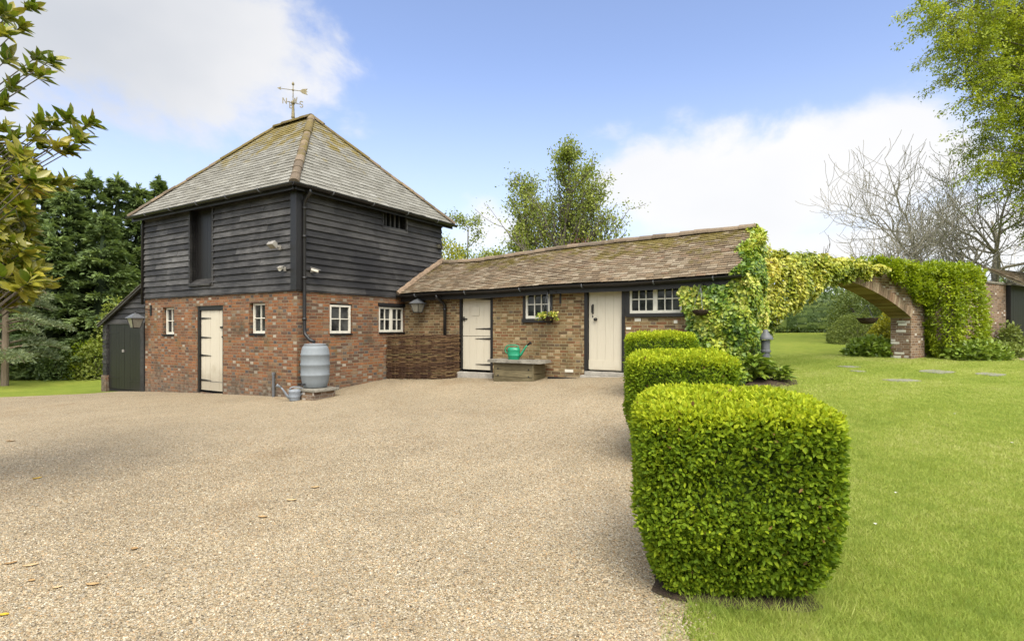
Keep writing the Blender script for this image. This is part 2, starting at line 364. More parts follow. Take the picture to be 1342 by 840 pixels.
def white_mat():
    t = NT('cream_paint'); uv = t.coord('UV'); st = t.noise(t.scale(uv, (18, 1.1, 1)), 2.5, 5, .6); lg = t.noise(uv, 2.2, 5, .65); fl = t.noise(uv, 38, 5, .7)
    c = t.mix(t.mr(st, .45, .75, 0, .55), (.47, .43, .335), (.40, .355, .26))
    c = t.mix(t.mr(lg, .55, .8, 0, .5), c, (.46, .40, .29)); c = t.mix(t.mr(fl, .68, .76, 0, .5), c, (.30, .24, .17))
    sp = t.node('ShaderNodeSeparateXYZ'); t.l.new(uv, sp.inputs[0]); dz_ = t.mr(t.math('ADD', sp.outputs[1], t.math('MULTIPLY', t.math('SUBTRACT', lg, .5), -.9)), .25, .75, .5, 0)
    c = t.mix(dz_, c, (.20, .165, .11)); t.base(c, .55, .35); t.bump(st, .3, .004); return t.m
M['cream'] = white_mat()
M['white'] = simple('white_frame_paint', (.58, .55, .46), .5, .4, .12, 10)
def glass_mat():
    t = NT('window_glass'); v = t.coord(); f = t.noise(v, 3.1, 3, .6)
    t.base(t.ramp(f, [(.4, (.008, .009, .010)), (.62, (.05, .052, .05))]), .08, .5)
    t.bump(t.noise(v, 5, 2, .5), .08, .01); return t.m
M['glass'] = glass_mat()
M['slate'] = tile_mat('stone_slate', [(.14, .133, .11), (.175, .167, .14), (.20, .193, .165), (.16, .152, .128), (.19, .183, .155), (.235, .228, .198), (.165, .157, .132)], (.22, .165, .03), .85, 5.5, 7.1, (.32, .315, .265))
M['clay'] = tile_mat('clay_tile', [(.115, .085, .055), (.155, .113, .07), (.19, .138, .085), (.14, .108, .07), (.20, .158, .104), (.27, .225, .16), (.16, .105, .064)], (.165, .13, .02), .8, 2.35, 3.3, (.28, .25, .19))
M['ridge'] = tile_mat('ridge_tile', [(.09, .07, .048), (.145, .11, .075), (.20, .15, .10), (.12, .095, .07)], (.15, .115, .022), .75, 4.4, 6.6, (.28, .24, .16))
M['mortar'] = simple('mortar_fillet', (.235, .17, .115), .9, .15, .35, 9, bump=.4)
M['stone'] = simple('weathered_stone', (.20, .185, .15), .9, .15, .45, 5, bump=.6)
M['stone_pale'] = simple('pale_stone', (.30, .28, .24), .9, .15, .3, 5, bump=.5)
M['oldwood'] = board_mat('old_wood', (.075, .06, .028), (.24, .20, .11))
M['wattle'] = None
M['butt'] = simple('grey_plastic', (.17, .19, .20), .6, .3, .1, 6)
M['butt_lid'] = simple('grey_plastic_lid', (.15, .16, .165), .5, .4, .15, 6)
M['can_grey'] = simple('galvanised_grey', (.17, .19, .21), .5, .5, .25, 9)
M['can_green'] = simple('green_plastic', (.010, .21, .105), .35, .5, .12, 8)
M['brass'] = simple('aged_bronze', (.20, .165, .085), .55, .4, .4, 14)
M['metal_pale'] = simple('pale_metal', (.27, .255, .225), .4, .5, .15, 10)
M['lamp_glass'] = simple('lantern_glass', (.20, .19, .15), .2, .5, .3, 8)
M['iron_grey'] = simple('iron_grey', (.10, .105, .11), .5, .4, .25, 9)
M['stone_lawn'] = simple('lawn_stone', (.20, .195, .15), .9, .15, .35, 6, bump=.5)
M['soil'] = simple('soil', (.055, .04, .028), .95, .1, .45, 14, bump=.8)
def wattle_mat():
    t = NT('wattle_rods'); r = t.attr(); v = t.coord('UV'); st = t.noise(t.scale(v, (3, 60, 1)), 3, 5, .6)
    c = t.ramp(r, [(0, (.03, .016, .011)), (.35, (.06, .032, .018)), (.65, (.095, .054, .027)), (.9, (.14, .09, .042)), (1, (.13, .105, .045))])
    t.base(t.mix(1.0, c, t.ramp(st, [(.3, (.6, .6, .6)), (.7, (1.3, 1.3, 1.3))]), 'MULTIPLY'), .85, .2); t.bump(st, .5, .004); return t.m
M['wattle'] = wattle_mat()
# foliage
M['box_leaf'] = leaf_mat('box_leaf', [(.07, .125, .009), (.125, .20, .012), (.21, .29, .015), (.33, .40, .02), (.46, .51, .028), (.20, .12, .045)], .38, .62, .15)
M['box_core'] = leaf_mat('box_inner_leaf', [(.035, .06, .008), (.06, .095, .012)], .1, .7, .2)  # inner leaf mass, darker than outer leaves: shade put into its colour
M['ivy_leaf'] = leaf_mat('ivy_leaf', [(.07, .14, .02), (.15, .235, .026), (.27, .34, .035), (.42, .44, .07), (.55, .51, .13), (.50, .42, .05)], .25, .4, .4)
M['ivy_arch'] = leaf_mat('arch_ivy_leaf', [(.13, .185, .02), (.26, .30, .03), (.38, .385, .045), (.46, .43, .075), (.40, .32, .03)], .25, .42, .4)
M['shrub_leaf'] = leaf_mat('climber_leaf', [(.11, .17, .009), (.18, .25, .012), (.28, .35, .015), (.38, .43, .022)], .36, .45, .35)
M['conifer'] = leaf_mat('conifer_spray', [(.07, .11, .042), (.12, .175, .063), (.18, .245, .084), (.26, .325, .115)], .25, .6, .25)
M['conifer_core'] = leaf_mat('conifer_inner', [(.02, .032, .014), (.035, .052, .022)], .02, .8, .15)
M['pine'] = leaf_mat('pine_needles', [(.12, .155, .085), (.19, .235, .125), (.28, .32, .17)], .2, .55, .25)
M['spring'] = leaf_mat('spring_leaf', [(.15, .20, .018), (.23, .29, .022), (.32, .375, .028), (.42, .44, .04)], .4, .5, .3)
M['birch'] = leaf_mat('birch_leaf', [(.13, .175, .035), (.19, .24, .045), (.26, .30, .058), (.33, .36, .08)], .35, .5, .3)
M['yellow_leaf'] = leaf_mat('yellow_green_leaf', [(.20, .22, .02), (.30, .30, .025), (.42, .38, .03)], .35, .5, .3)
M['red_leaf'] = leaf_mat('copper_leaf', [(.06, .02, .018), (.11, .035, .03), (.15, .06, .04)], .25, .5, .3)
M['magnolia'] = leaf_mat('magnolia_leaf', [(.06, .10, .012), (.10, .155, .014), (.145, .20, .018), (.20, .245, .024), (.30, .30, .035), (.33, .23, .04)], .25, .3, .5, back=(.33, .23, .035))
M['laurel'] = leaf_mat('laurel_leaf', [(.05, .085, .024), (.085, .13, .036), (.125, .18, .048), (.18, .235, .06)], .12, .4, .4)
M['mixed_leaf'] = leaf_mat('mixed_shrub_leaf', [(.11, .15, .03), (.165, .21, .042), (.235, .275, .06)], .2, .5, .3)
M['hosta'] = leaf_mat('broad_leaf', [(.10, .165, .022), (.165, .24, .03), (.25, .32, .042)], .25, .4, .4)
M['bark'] = bark_mat('grey_bark', (.06, .05, .04), (.17, .15, .12))
M['bark_pale'] = bark_mat('pale_bark', (.25, .22, .165), (.47, .43, .34))
M['bark_pine'] = bark_mat('pine_bark', (.11, .085, .06), (.23, .18, .125))

# ---------------------------------------------------------------- foliage builders
def unit(v): return v/(np.linalg.norm(v, axis=-1, keepdims=True)+1e-12)
def leaf_object(name, P, T, N, L, W, mat, parent=None, rnd=None, detail=False, fold=.18, origin=(0, 0, 0), lobed=False):
    P = np.asarray(P, float); k = len(P); T = unit(T); B = unit(np.cross(T, N)); N = np.cross(B, T)
    L = np.broadcast_to(np.asarray(L, float), (k,))[:, None]; W = np.broadcast_to(np.asarray(W, float), (k,))[:, None]
    off = np.array(OFF.get(parent.name, (0, 0, 0)) if parent is not None else origin)
    if lobed:
        st = [P, P+T*L*.28-B*W*.5+N*fold*W, P+T*L*.5-B*W*.26, P+T*L*.68-B*W*.3, P+T*L, P+T*L*.68+B*W*.3, P+T*L*.5+B*W*.26, P+T*L*.28+B*W*.5+N*fold*W]
        nv = 8; fc = [(0, 1, 2, 3, 4), (0, 4, 5, 6, 7)]
    elif detail:
        st = [P, P+T*L*.32-B*W*.5+N*fold*W, P+T*L*.68-B*W*.42+N*fold*W*.7, P+T*L-N*W*.12, P+T*L*.68+B*W*.42+N*fold*W*.7, P+T*L*.32+B*W*.5+N*fold*W]
        nv = 6; fc = [(0, 1, 2, 3), (0, 3, 4, 5)]
    else:
        st = [P, P+T*L*.45-B*W*.5, P+T*L, P+T*L*.45+B*W*.5+N*W*.25]; nv = 4; fc = [(0, 1, 2, 3)]
    V = (np.stack(st, 1)-off).reshape(-1, 3)
    sz = len(fc[0]); idx = (np.arange(k)[:, None, None]*nv+np.array(fc)[None]).reshape(-1, sz)
    me = bpy.data.meshes.new(name); nf = len(idx)
    me.vertices.add(len(V)); me.vertices.foreach_set('co', V.astype(np.float32).ravel())
    me.loops.add(nf*sz); me.loops.foreach_set('vertex_index', idx.astype(np.int32).ravel())
    me.polygons.add(nf); me.polygons.foreach_set('loop_start', np.arange(0, nf*sz, sz, dtype=np.int32)); me.polygons.foreach_set('loop_total', np.full(nf, sz, np.int32))
    me.update(calc_edges=True); me.materials.append(mat)
    if rnd is None: rnd = rng.random(k)
    at = me.attributes.new('rnd', 'FLOAT', 'FACE'); at.data.foreach_set('value', np.repeat(np.clip(rnd, 0, 1), len(fc)).astype(np.float32))
    o = bpy.data.objects.new(name, me); col.objects.link(o)
    if parent is not None: o.parent = parent
    else: o.location = origin
    return o
def rand_unit(k): return unit(rng.normal(size=(k, 3)))
def clump_noise(P, scale, seed=0):         # cheap smooth 3D variation in 0..1
    r = np.random.default_rng(seed); s = np.zeros(len(P))
    for i in range(5):
        w = r.normal(size=3)*scale*(1+.5*i); s += np.sin(P@w+r.random()*6.3)/(1+.35*i)
    return .5+.5*np.tanh(s*.7)

# ================================================================ GROUND
def grass_mat():
    t = NT('lawn_grass'); v = t.coord(); big = t.noise(v, .35, 5, .6); mid = t.noise(v, 2.6, 5, .65); fine = t.noise(t.scale(v, (1, 1.0, 1)), 55, 5, .7); f3 = t.noise(v, 200, 3, .7)
    c = t.ramp(t.math('ADD', t.math('MULTIPLY', big, .5), t.math('MULTIPLY', mid, .5)), [(.3, (.135, .185, .026)), (.5, (.195, .245, .034)), (.7, (.28, .30, .055))])
    c = t.mix(1.0, c, t.ramp(t.math('ADD', t.math('MULTIPLY', fine, .5), t.math('MULTIPLY', f3, .5)), [(.3, (.62, .66, .6)), (.7, (1.38, 1.32, 1.3))]), 'MULTIPLY')
    c = t.mix(t.mr(t.noise(v, 1.3, 4, .6), .62, .74, 0, .5), c, (.21, .17, .05))
    t.base(c, .9, .1); t.bump(t.math('ADD', fine, f3), .9, .03); return t.m
def gravel_mat():
    t = NT('pea_gravel'); v = t.coord()
    def vor(scale):
        q = t.node('ShaderNodeTexVoronoi', feature='F1'); t.l.new(v, q.inputs['Vector']); q.inputs['Scale'].default_value = scale; q.inputs['Randomness'].default_value = 1; return q
    a = vor(75); b = vor(130)
    sc = t.node('ShaderNodeSeparateColor'); t.l.new(a.outputs['Color'], sc.inputs[0])
    stops = [(0, (.12, .092, .06)), (.14, (.27, .20, .12)), (.3, (.38, .29, .175)), (.45, (.47, .375, .245)), (.58, (.33, .21, .10)), (.7, (.54, .45, .32)), (.8, (.29, .245, .19)), (.9, (.62, .54, .42)), (1, (.42, .235, .10))]
    c1 = t.ramp(sc.outputs[0], stops)
    sb = t.node('ShaderNodeSeparateColor'); t.l.new(b.outputs['Color'], sb.inputs[0]); c2 = t.ramp(sb.outputs[1], stops)
    c = t.mix(t.math('GREATER_THAN', sc.outputs[2], .55), c1, c2)
    big = t.noise(v, .33, 5, .6); mid = t.noise(v, 1.6, 5, .65)
    c = t.mix(t.mr(t.noise(v, .55, 6, .7), .52, .72, 0, .42), c, (.27, .165, .075))
    c = t.mix(1.0, c, t.ramp(t.math('ADD', t.math('MULTIPLY', big, .6), t.math('MULTIPLY', mid, .4)), [(.3, (.56, .575, .55)), (.5, (.70, .725, .70)), (.7, (.83, .86, .84))]), 'MULTIPLY')
    t.base(c, .8, .25)
    t.bump(t.math('ADD', t.math('MULTIPLY', a.outputs['Distance'], -1.0), t.math('MULTIPLY', b.outputs['Distance'], -.5)), .9, .012); return t.m
M['grass'] = grass_mat(); M['gravel'] = gravel_mat()
def grid_object(name, xs, ys, mat, lift=0.0, mask=None, rowx=None):
    if rowx is None: X, Y = np.meshgrid(xs, ys)
    else:
        t = np.linspace(0, 1, xs); X = np.array([l+(r-l)*t for l, r in rowx]); Y = np.repeat(np.array(ys)[:, None], xs, 1)
    Z = Hn(X, Y)+lift; V = np.stack([X, Y, Z], -1).reshape(-1, 3); nx = X.shape[1]; ny = X.shape[0]
    F = [(j*nx+i, j*nx+i+1, (j+1)*nx+i+1, (j+1)*nx+i) for j in range(ny-1) for i in range(nx-1)]
    me = bpy.data.meshes.new(name); me.from_pydata(V.tolist(), [], F); me.materials.append(mat)
    me.polygons.foreach_set('use_smooth', np.ones(len(F), bool))
    o = bpy.data.objects.new(name, me); col.objects.link(o); return o
xs = np.concatenate([[-1500, -600, -250, -120, -70], np.linspace(-45, 45, 91), [70, 120, 250, 600, 1500]])
ys = np.concatenate([[-600, -200, -60], np.linspace(-25, 50, 91), [70, 120, 250, 600, 1500]])
tag(grid_object('lawn_ground', xs, ys, M['grass'], 0.0), kind='structure')
def edge_right(y): return .89+.205*(y-2.69)+.035*math.sin(y*2.3)+.025*math.sin(y*6.1)+.012*math.sin(y*17+1)+.01*math.sin(y*31)
def edge_left(y):
    if y < 13.2: return -30.0
    p = [(13.2, -30), (13.45, -16), (13.7, -13.2), (15.0, -11.6), (15.9, -11.2), (17, -10)]
    for (y0, x0), (y1, x1) in zip(p, p[1:]):
        if y0 <= y <= y1: return x0+(x1-x0)*(y-y0)/(y1-y0)
    return -10
gy = np.concatenate([np.linspace(-6, 2, 10), np.linspace(2.2, 13.1, 70), np.linspace(13.2, 16.8, 40)])
tag(grid_object('gravel_drive', 60, gy, M['gravel'], .006, rowx=[(edge_left(y)+.06*math.sin(y*9), edge_right(min(y, 12.0))) for y in gy]), kind='structure')
# the scrap of gravel path in front of the outbuilding
py_ = np.linspace(14.0, 18.6, 24)
def pathx(y): return 11.9+(y-14.0)*.95+.3*math.sin(y*2.1)*.3
tag(grid_object('gravel_path', 14, py_, M['gravel'], .006, rowx=[(max(13.3, 13.0+(y-14)*.85)+.08*math.sin(y*5), 24) for y in py_]), kind='structure')

# loose stones lying on top of the near gravel
def pebbles():
    k = 130000
    Y = 2.35+(rng.random(k)**1.5)*5.2; X = -.98*Y+rng.random(k)*(1.0)*(np.array([edge_right(y) for y in Y])+.98*Y-.01)
    sp_ = rng.random(k) < .012; X = np.where(sp_, np.array([edge_right(y) for y in Y])+.16*rng.random(k)**2, X)
    Z = Hn(X, Y)+.006
    base = np.array([(1, 0, 0), (0, 1, 0), (-1, 0, 0), (0, -1, 0), (.1, .1, .75), (0, 0, -.5)])
    fc = np.array([(0, 1, 4), (1, 2, 4), (2, 3, 4), (3, 0, 4)])
    an = rng.random(k)*6.28; s = .0036+.0052*rng.random(k)**1.6; el = .65+.6*rng.random((k, 2))
    v = base[None, :5]*np.stack([s*el[:, 0], s*el[:, 1], s*.85], 1)[:, None, :]
    v = v*(1+.25*(rng.random((k, 5, 1))-.5)); tl = rng.normal(size=(k, 2))*.35
    v[:, :, 2] += v[:, :, 0]*tl[:, :1]+v[:, :, 1]*tl[:, 1:]
    c, sn = np.cos(an)[:, None], np.sin(an)[:, None]
    V = np.stack([v[:, :, 0]*c-v[:, :, 1]*sn+X[:, None], v[:, :, 0]*sn+v[:, :, 1]*c+Y[:, None], v[:, :, 2]+Z[:, None]], -1).reshape(-1, 3)
    idx = (np.arange(k)[:, None, None]*5+fc[None]).reshape(-1, 3)
    me = bpy.data.meshes.new('loose_gravel'); me.vertices.add(len(V)); me.vertices.foreach_set('co', V.astype(np.float32).ravel())
    me.loops.add(idx.size); me.loops.foreach_set('vertex_index', idx.astype(np.int32).ravel()); me.polygons.add(len(idx))
    me.polygons.foreach_set('loop_start', np.arange(0, idx.size, 3, dtype=np.int32)); me.polygons.foreach_set('loop_total', np.full(len(idx), 3, np.int32))
    me.update(calc_edges=True); me.polygons.foreach_set('use_smooth', np.ones(len(idx), bool))
    at = me.attributes.new('rnd', 'FLOAT', 'FACE'); at.data.foreach_set('value', np.repeat(rng.random(k), 4).astype(np.float32))
    t = NT('loose_stone'); r = t.attr()
    c = t.ramp(r, [(0, (.12, .092, .06)), (.14, (.28, .21, .13)), (.3, (.39, .30, .185)), (.45, (.48, .385, .255)), (.58, (.34, .22, .11)), (.7, (.56, .47, .34)), (.8, (.30, .255, .20)), (.9, (.65, .57, .45)), (1, (.43, .245, .105))])
    t.base(t.mix(1.0, c, t.ramp(t.noise(t.coord(), 1.6, 5, .65), [(.3, (.58, .59, .56)), (.7, (.88, .91, .88))]), 'MULTIPLY'), .75, .3); me.materials.append(t.m)
    o = bpy.data.objects.new('loose_gravel', me); col.objects.link(o)
    tag(o, 'loose pale and brown pea gravel stones scattered over the drive', 'gravel', kind='stuff')
pebbles()

# mown grass blades
def blades(name, X, Y, h, w, mat, label, zoff=0.0):
    k = len(X); Z = Hn(X, Y)+zoff; an = rng.random(k)*6.28; ln = rng.normal(size=(k, 2))*.6
    P = np.stack([X, Y, Z], 1); B = np.stack([np.cos(an), np.sin(an), 0*an], 1)*w[:, None]*.5
    tip = P+np.stack([ln[:, 0]*h, ln[:, 1]*h, h], 1)
    V = np.stack([P-B, P+B, tip], 1).reshape(-1, 3); idx = np.arange(3*k, dtype=np.int32)
    me = bpy.data.meshes.new(name); me.vertices.add(len(V)); me.vertices.foreach_set('co', V.astype(np.float32).ravel())
    me.loops.add(3*k); me.loops.foreach_set('vertex_index', idx); me.polygons.add(k)
    me.polygons.foreach_set('loop_start', np.arange(0, 3*k, 3, dtype=np.int32)); me.polygons.foreach_set('loop_total', np.full(k, 3, np.int32)); me.update(calc_edges=True)
    at = me.attributes.new('rnd', 'FLOAT', 'FACE')
    q_ = np.stack([X, Y, 0*X], 1); pn = clump_noise(q_, 2.2, 3)*.30+clump_noise(q_, .7, 5)*.34-.06+clump_noise(q_, 7.5, 8)*.22+clump_noise(q_, 19, 9)*.12
    at.data.foreach_set('value', np.clip(rng.random(k)*.5+pn*.75, 0, 1).astype(np.float32)); me.materials.append(mat)
    o = bpy.data.objects.new(name, me); col.objects.link(o); tag(o, label, 'grass', kind='stuff')
M['blade'] = leaf_mat('grass_blade', [(.145, .215, .040), (.225, .305, .055), (.305, .38, .075), (.40, .44, .115), (.50, .49, .22)], .4, .6, .15)
def lawn_blades():
    k = 520000
    Y = 2.4+(rng.random(k)**1.7)*13.5
    xr = np.minimum(1.02*Y+.3, 30); xl = np.array([.89+.205*(y-2.69) for y in Y])+.01
    X = xl+rng.random(k)*(xr-xl); X += np.where((X-xl < .4) & (rng.random(k) < .35), -.42*rng.random(k)**1.3, 0)
    ok = (X > xl-.16) & ~((Y > 9.4) & (X < 4.6)) & ~((X > 13.2+(Y-14)*.85) & (Y > 14)); X, Y = X[ok], Y[ok]
    h = (.010+.020*rng.random(len(X)))*(1+.02*Y); w = (.0022+.0022*rng.random(len(X)))*(1+.16*np.maximum(Y-3, 0))
    blades('grass', X, Y, h, w, M['blade'], 'short mown bright green lawn grass beside the gravel and hedges')
lawn_blades()
def hedge_tufts():
    XS, YS = [], []
    for cx, cy, w, d, rz, k in ((1.335, 3.37, 1.05, .98, R(-13), 5200), (1.87, 6.05, 1.14, 1.15, R(-13), 3600), (2.52, 9.15, 1.14, 1.0, R(-18), 2200)):
        an = rng.random(k)*6.283; rr_ = 1+rng.normal(size=k)*.10; ca, sa = np.cos(an), np.sin(an); q = (np.abs(ca)**5+np.abs(sa)**5)**(-1/5)
        u = ca*q*w*.46*rr_; v = sa*q*d*.46*rr_; c, s_ = math.cos(rz), math.sin(rz); x = cx+u*c-v*s_; y = cy+u*s_+v*c
        ok = x > np.array([edge_right(t) for t in y])+.02; XS.append(x[ok]); YS.append(y[ok])
    X, Y = np.concatenate(XS), np.concatenate(YS); blades('tall_grass', X, Y, .03+.06*rng.random(len(X))**1.5, .003+.002*rng.random(len(X)), M['blade'], 'longer unmown grass tufts around the feet of the clipped hedges')
hedge_tufts()

# ================================================================ BUILDINGS
def wall(mb, ax, pos, u0, u1, z0, z1, ops, depth=.12, flip=1):
    """brick face with openings and reveals; ax 'f': plane y=pos facing -y (flip=-1: +y), ax 's': plane x=pos facing +x (flip=-1: -x)"""
    if ax == 'f': pt = lambda u, z, d: (u, pos+d*flip, z)
    else: pt = lambda u, z, d: (pos-d*flip, u, z)
    us = sorted({u0, u1, *[o[0] for o in ops], *[o[1] for o in ops]}); zs = sorted({z0, z1, *[o[2] for o in ops], *[o[3] for o in ops]})
    us = [u for u in us if u0 <= u <= u1]; zs = [z for z in zs if z0 <= z <= z1]
    for i in range(len(us)-1):
        for j in range(len(zs)-1):
            cu, cz = (us[i]+us[i+1])/2, (zs[j]+zs[j+1])/2
            if any(o[0] < cu < o[1] and o[2] < cz < o[3] for o in ops): continue
            q = [pt(us[i], zs[j], 0), pt(us[i+1], zs[j], 0), pt(us[i+1], zs[j+1], 0), pt(us[i], zs[j+1], 0)]
            mb.face(q if flip == 1 else q[::-1])
    for a, b, c, d in ops:
        for q in ([(a, c, 0), (a, d, 0), (a, d, depth), (a, c, depth)], [(b, d, 0), (b, c, 0), (b, c, depth), (b, d, depth)],
                  [(a, d, 0), (b, d, 0), (b, d, depth), (a, d, depth)], [(b, c, 0), (a, c, 0), (a, c, depth), (b, c, depth)]):
            mb.face([pt(*x) for x in q])
class Side:
    """maps (u, d, z) -> local point; d is measured outwards from the wall face"""
    def __init__(s, ax, pos): s.ax, s.pos = ax, pos
    def p(s, u, d, z): return (u, s.pos-d, z) if s.ax == 'f' else (s.pos+d, u, z)
    def box(s, mb, u0, u1, d0, d1, z0, z1, r=None):
        a, b = s.p(u0, d0, z0), s.p(u1, d1, z1)
        mb.box(min(a[0], b[0]), max(a[0], b[0]), min(a[1], b[1]), max(a[1], b[1]), z0, z1, r)
def add_boards(mb, S, u0, u1, z0, z1, ops, expo=.143):
    n = max(1, round((z1-z0)/expo)); e = (z1-z0)/n
    for i in range(n):
        za = z0+i*e; cuts = [(u0, u1)]
        for a, b, c, d in ops:
            if c < za+e*.55 and d > za+e*.45:
                new = []
                for s0, s1 in cuts:
                    if b <= s0 or a >= s1: new.append((s0, s1)); continue
                    if a > s0: new.append((s0, a))
                    if b < s1: new.append((b, s1))
                cuts = new
        for s0, s1 in cuts:
            segs = [s0]; 
            if s1-s0 > 2.2: segs.append(s0+(s1-s0)*random.uniform(.25, .75))
            segs.append(s1)
            for q0, q1 in zip(segs, segs[1:]):
                r = random.random(); k = max(1, int((q1-q0)/.9)); us = [q0+.001+(q1-q0-.002)*t/k for t in range(k+1)]
                dz = [random.uniform(-.006, .006) for _ in us]; dd = [random.uniform(0, .006) for _ in us]
                for t in range(k):
                    P = []
                    for (uu, zz, o) in ((us[t], dz[t], dd[t]), (us[t+1], dz[t+1], dd[t+1])):
                        P.append([S.p(uu, .004, za+zz+.002), S.p(uu, .052+o, za+zz-.004), S.p(uu, .012+o*.5, za+e+zz+.010), S.p(uu, .001, za+e+zz+.012)])
                    A, B = P
                    mb.face([A[1], B[1], B[2], A[2]], r); mb.face([A[0], B[0], B[1], A[1]], r); mb.face([A[2], B[2], B[3], A[3]], r)
                    if t == 0: mb.face(A, r)
                    if t == k-1: mb.face(B[::-1], r)
def make_window(parent, S, u0, u1, z0, z1, cols, rows, d, mullions=1, sill=None, fw_=.045, mat='white', group=None, black=None):
    """frame with glazing bars, recessed by d; children: pane, sill"""
    f = MB(); w = fw_
    for s in range(mullions):
        a = u0+(u1-u0)*s/mullions; b = u0+(u1-u0)*(s+1)/mullions
        S.box(f, a, a+w, -d-.03, -d+.02, z0, z1); S.box(f, b-w, b, -d-.03, -d+.02, z0, z1)
        S.box(f, a+w, b-w, -d-.03, -d+.018, z0, z0+w*1.25); S.box(f, a+w, b-w, -d-.03, -d+.018, z1-w, z1)
        bw = .0105
        for i in range(1, cols):
            u = a+w+(b-a-2*w)*i/cols; S.box(f, u-bw, u+bw, -d-.02, -d+.012, z0+w*1.25, z1-w)
        for j in range(1, rows):
            z = z0+w*1.25+(z1-z0-2.25*w)*j/rows; S.box(f, a+w, b-w, -d-.02, -d+.010, z-bw, z+bw)
    o = f.build('window', M[mat], parent)
    g = MB(); S.box(g, u0+.01, u1-.01, -d-.022, -d-.014, z0+.01, z1-.01); g.build('pane', M['glass'], o)
    if sill:
        s_ = MB(); S.box(s_, u0-sill[0], u1+sill[0], -d-.02, sill[1], z0-sill[2], z0-.002); s_.build('sill', M[sill[3]], o)
    return o
def strap(parent, S, u0, u1, z, d, h=.035):
    m = MB()
    # tapering hinge strap from u0 (wide) to u1 (point)
    sgn = 1 if u1 > u0 else -1
    a, b = S.p(u0, d, z), S.p(u1, d, z)
    pts = [(u0, h), (u0+(u1-u0)*.55, h*.55), (u1, h*.18)]
    fr = []
    for dd in (d, d+.012):
        fr.append([S.p(u, dd, z-hh/2) for u, hh in pts]+[S.p(u, dd, z+hh/2) for u, hh in reversed(pts)])
    r = .5; m.face(fr[1], r); k = len(pts)*2
    for i in range(k): j = (i+1) % k; m.face([fr[0][i], fr[0][j], fr[1][j], fr[1][i]], r)
    m.build('hinge', M['black'], parent)
def plank_door(parent, S, u0, u1, z0, z1, d, n, mat='cream', name='door', gap=.004):
    m = MB(); w = (u1-u0)/n
    for i in range(n):
        j = random.uniform(-.002, .002); S.box(m, u0+i*w+gap/2, u0+(i+1)*w-gap/2, -d-.035, -d+j, z0, z1)
    S.box(m, u0+.002, u1-.002, -d-.04, -d-.008, z0+.002, z1-.002)
    return m.build(name, M[mat], parent)

def tile_rows(mb, E0, U, Wv, length, bounds, tw, expo, thick, dz=None, jit=.006, skip_last=0):
    """courses of individual tiles on a plane; bounds(y)->(x0,x1); dz(x,y)->extra height"""
    E0, U, Wv = map(lambda q: np.asarray(q, float), (E0, U, Wv)); Nn = np.cross(U, Wv); Nn /= np.linalg.norm(Nn)
    rows = int(length/expo)
    def P(x, y, h):
        q = E0+U*x+Wv*y+Nn*h
        if dz: q = q+np.array([0, 0, dz(x, y)])
        return q
    for i in range(rows+1):
        y0 = i*expo; y1 = min(y0+expo*1.25, length)
        if y1-y0 < .01: continue
        a0, b0 = bounds(y0); a1, b1 = bounds(y1)
        x = a0-(random.random())*tw
        while x < b0:
            w = tw*random.uniform(.82, 1.18); x0, x1 = x+.003, x+w-.003; x += w
            xa, xb = max(x0, a0), min(x1, b0)
            if xb-xa < .01: continue
            xc, xd = min(max(x0, a1), b1), max(min(x1, b1), a1)
            r = random.random(); h0 = thick*random.uniform(1.5, 2.1); h1 = random.uniform(0, .004); j0, j1 = random.uniform(-jit, jit), random.uniform(-jit, jit)
            A = P(xa, y0+j0, h0); B = P(xb, y0+j1, h0+random.uniform(-.003, .003)); 
            D = P(xc, y1, h1); Cc = P(xd, y1, h1)
            A0 = P(xa, y0+j0, h0-thick); B0 = P(xb, y0+j1, h0-thick)
            if xd-xc > .004: mb.face([A, B, Cc, D], r)
            else: mb.face([A, B, Cc], r)
            mb.face([A0, B0, B, A], r); mb.face([A0, A, D], r); mb.face([B, B0, Cc], r)
def ridge_row(name, parent, pts, rad, mat, seg=.33, lift=.0, sag=True):
    """half-round tiles laid along a polyline, one mesh"""
    m = MB(); P = [np.array(p, float) for p in pts]
    for p, q in zip(P, P[1:]):
        L = np.linalg.norm(q-p); n = max(1, round(L/seg)); d = (q-p)/L; s = np.cross(d, (0, 0, 1)); s /= np.linalg.norm(s); u = np.cross(s, d)
        for i in range(n):
            a = p+d*L*i/n; b = p+d*(L*(i+1)/n+.02); r = random.random(); rr_ = rad*random.uniform(.94, 1.06); jz = random.uniform(-.008, .008)
            ra, rb = [], []
            for t in np.linspace(-.15, math.pi+.15, 9):
                o = s*math.cos(t)*rr_+u*(math.sin(t)*rr_*.75+lift+jz); ra.append(a+o*1.06); rb.append(b+o*.96)
            for k in range(8): m.face([ra[k], rb[k], rb[k+1], ra[k+1]], r)
            m.face(ra[::-1], r); m.face(rb, r)
    return m.build(name, mat, parent)
